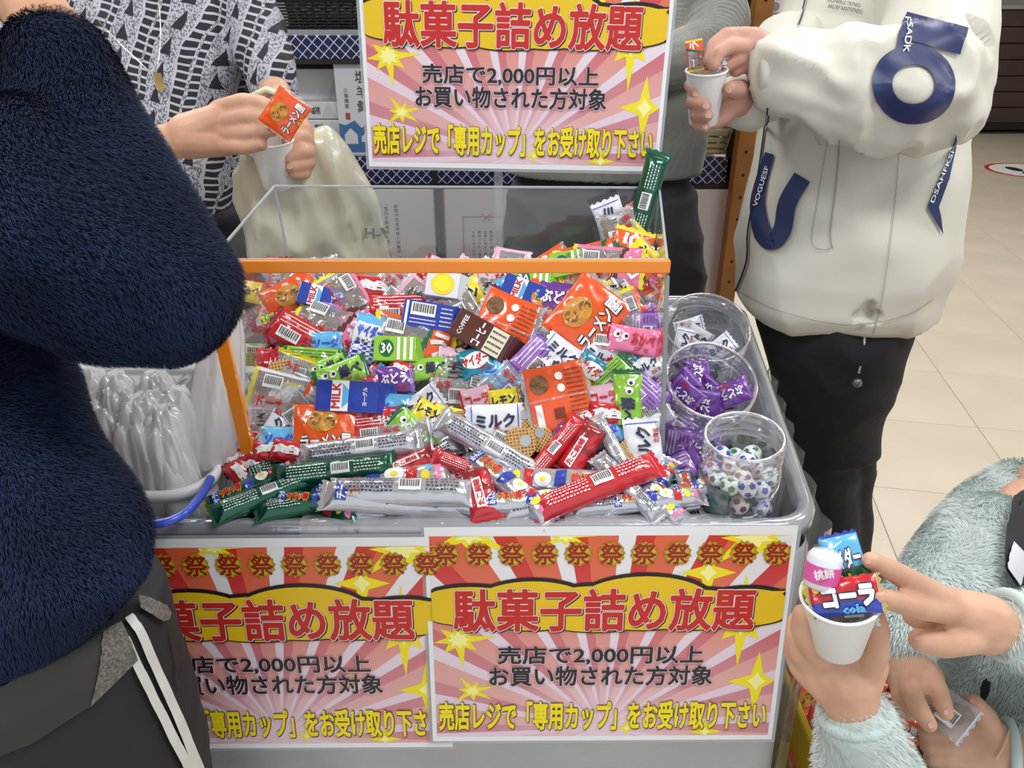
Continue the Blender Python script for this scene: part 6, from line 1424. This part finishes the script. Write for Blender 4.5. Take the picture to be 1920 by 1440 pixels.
deftype('colag', 'gummy_packet', 'cola gummy packet', 'sweet', S, ['red', 'blue', 'gold'], lambda u, v, s: 2 if abs(u) > .88 else (0 if v > -.15 else 1), [ex_text(S, 'コーラ', -.55, -.5, .75, .45, C['ink'], .22), ex_text(S, 'コーラ', -.55, -.5, .75, .45, C['wtext'], .12, off=.0012), ex_text(S, 'cola', -.1, -.85, .45, -.45, C['lblue'], .1, off=.0016), ex_ell(S, -.7, .5, .1, .25, C['lemon']), ex_ell(S, -.5, .7, .06, .15, C['lemon'])])
S = Shape(.050, .034, .012, seed=7)
deftype('ciderg', 'gummy_packet', 'cider gummy packet', 'sweet', S, ['lblue', 'dgreen', 'blue'], lambda u, v, s: 2 if abs(u) > .86 else (0 if u < .25 else 1), [ex_text(S, 'サイダー', -.4, -.8, .25, .8, C['ink'], .2, -PI/2*0+PI/2), ex_text(S, 'サイダー', -.4, -.8, .25, .8, C['wtext'], .08, PI/2, off=.0012), ex_text(S, 'cider', .45, -.75, .75, .75, C['ytext'], .08, PI/2)])
for e_ in list(bpy.data.objects):
    if e_.name.startswith(('barcode', 'small_print', 'lettering')) and e_.parent is None and e_.type == 'MESH' and e_.get('category') is None: bpy.data.objects.remove(e_)
at('ciderg', 1584, 1052, .688, -72, 'blue and green cider gummy packet standing tallest in the child cup', 1.0)
at('colag', 1583, 1118, .668, 6, 'red and blue cola gummy packet lying across the child cup', 1.12)
pc = empty('candy_roll', W(1543, 1068, .678), 'white and pink wrapped candy roll standing in the child cup', 'sweet'); Mx = axis_mtx(W(1536, 1098, .684), W(1548, 1036, .680))
Mx.translation = Vector((0, 0, 0))
MB().lathe([(.0003, -.017), (.011, -.017), (.0145, -.013), (.0148, .012), (.011, .017), (.0003, .018)], 24, M=Mx).build('wrapper', C['white'], pc, smooth=True)
MB().lathe([(.0150, -.010), (.0151, .006)], 24, M=Mx).build('pink_band', mat('band_pink', '#dc5aa5', .4), pc, smooth=True)
v, f = text_fit('桃餅', -.008, -.004, .008, .004, .06); n_ = (CAMP-pc.location).normalized(); Mt = orient(n_*.0165, n_, 8); link('lettering', mesh_of('lettering', [Mt @ Vector((a, b-.004, 0)) for a, b in v], f, C['wtext']), pc)
at('yellow', 1528, 1105, .688, 75, 'golden foil packet edge inside the child cup', .7, (-.6, 0, 0)); at('clearp', 1590, 1138, .70, 5, 'clear packet with dark filling at the bottom of the child cup', .75)
cup(W(1325, 132, 1.168), (-.08, -.18, 1), .0305, .022, .080, 'white paper cup held by the person in cream jacket')
at('donut', 1303, 104, 1.165, 95, 'clear packet with yellow tip sticking out of the held cup', .45); at('ramen', 1322, 112, 1.17, 80, 'orange packet inside the cup held at the cream jacket', .38); at('milk', 1348, 122, 1.168, 40, 'silver crimped packet end in the cup held at the cream jacket', .38)
cup(W(508, 262, 1.158), (.02, -.18, 1), .033, .023, .072, 'white paper cup held by the person in patterned blouse')
at('ramen', 535, 213, 1.102, 57, 'orange packet pinched between fingers of the person in patterned blouse', .78)
at('clearp', 1772, 1332, .842, -38, 'clear snack packet with brown filling in the hands of the lower child', .92)
pcup = onY(1172, 470, 1.045); cup(pcup, (0, -.05, 1), .033, .0235, .07, 'sample paper cup of sweets standing on top of the heap')
at('milk', 1148, 418, 1.085, -70, 'white and blue packet sticking out left of the sample cup', 1.2); at('clearp', 1160, 440, 1.08, -78, 'clear packet with barcode leaning in the sample cup', 1.1); at('ramen', 1180, 418, 1.10, -60, 'orange and brown packet behind others in the sample cup', .6); at('yellow', 1190, 445, 1.085, -45, 'yellow crimped packet lying across the sample cup', 1.1)
at('sgreen', 1207, 388, 1.09, 74, 'long green corn stick with blue end standing in the sample cup', 1.05); 

# ---- yellowish carrier bag hanging from the wrist of the person in the patterned blouse
M_ybag = mat('carrier_bag_cream', '#d6d3bb', .3, bump=.7, bscale=20, stretch=(1, 1, .35), coat=.2, trans=0)
yb = empty('carrier_bag', onY(590, 400, 1.27), 'pale yellow carrier bag hanging behind the clear case', 'bag')
q = MB(); zY = lambda py, Y: Y/ray(960, py).y
loft(q, [(262, 545, 618, zY(262, 1.28), .012), (280, 440, 640, zY(280, 1.28), .03), (320, 426, 668, zY(320, 1.28), .038), (370, 438, 700, zY(370, 1.28), .04), (430, 470, 722, zY(430, 1.28), .042), (500, 502, 742, zY(500, 1.28), .04), (575, 525, 738, zY(575, 1.28), .03)])
def dY(c, n): return .024*(1-abs(noise.noise(Vector((c.x*15+c.z*4, 0, c.z*3))))*3)+.004*noise.noise(c*26)
ybb = fuse('bag_body', q, .006, 3, M_ybag, yb, dY)
q = MB(); 
for pl in ([(470, 300, 1.22), (458, 240, 1.27), (462, 185, 1.25), (500, 168, 1.24), (535, 180, 1.245), (560, 230, 1.27), (600, 290, 1.25)],): q.tube([W(a, b, c_) for a, b, c_ in pl], .006, 8)
rel(q.build('handle', M_ybag, smooth=True), yb)
v, f = text_fit('H-V', 682, 447, 732, 428, .05); drape('lettering', v, f, bvh([ybb]), mat('bag_print_olive', '#5c5a3a', .6), yb, off=.003)

# ---- yellow crate of sweets on the floor by the cart
M_crate = mat('crate_yellow', '#d9b51c', .4, coat=.2)
cr = empty('floor_crate', (.66, .93, 0), 'yellow plastic crate of orange snack packets on the floor beside the cart', 'crate')
for (x0, y0, x1, y1) in ((-.20, -.22, .20, -.212), (-.20, .212, .20, .22), (-.20, -.22, -.192, .22), (.192, -.22, .20, .22)):
    MB().box((x0, y0, .0), (x1, y1, .30), bev=.002).build('side', M_crate, cr)
MB().box((-.195, -.215, .0), (.195, .215, .008)).build('base', M_crate, cr)
MB().tube([(-.2, -.22, .3), (.2, -.22, .3), (.2, .22, .3), (-.2, .22, .3)], .008, 8, closed=True).build('rim', M_crate, cr)
cz = lambda x, y: .22+.01*math.sin(x*40)*math.cos(y*33)
py = 1150; gy = 0
while py < 1470:
    px = 1500+(gy % 2)*28
    while px < 1800:
        p = hit(px, py, cz)
        if .49 < p.x < .83 and .75 < p.y < 1.11: put(R0.choice(['ramen', 'ramen', 'ramenb', 'cola', 'donut', 'ramen', 'redtw']), px, py, R0.uniform(-180, 180), 1.0, .0, .3, .001, 'snack packets in the yellow floor crate', .3, cz); placed[-1][0]['crate'] = 1
        px += 52
    py += 40; gy += 1

for o, px_, py_, key, deep, g in placed:
    if 'crate' in o.keys(): o['label'] = TYPES[key]['desc'].split(' with ')[0]+' in the yellow floor crate beside the cart'; del o['crate']
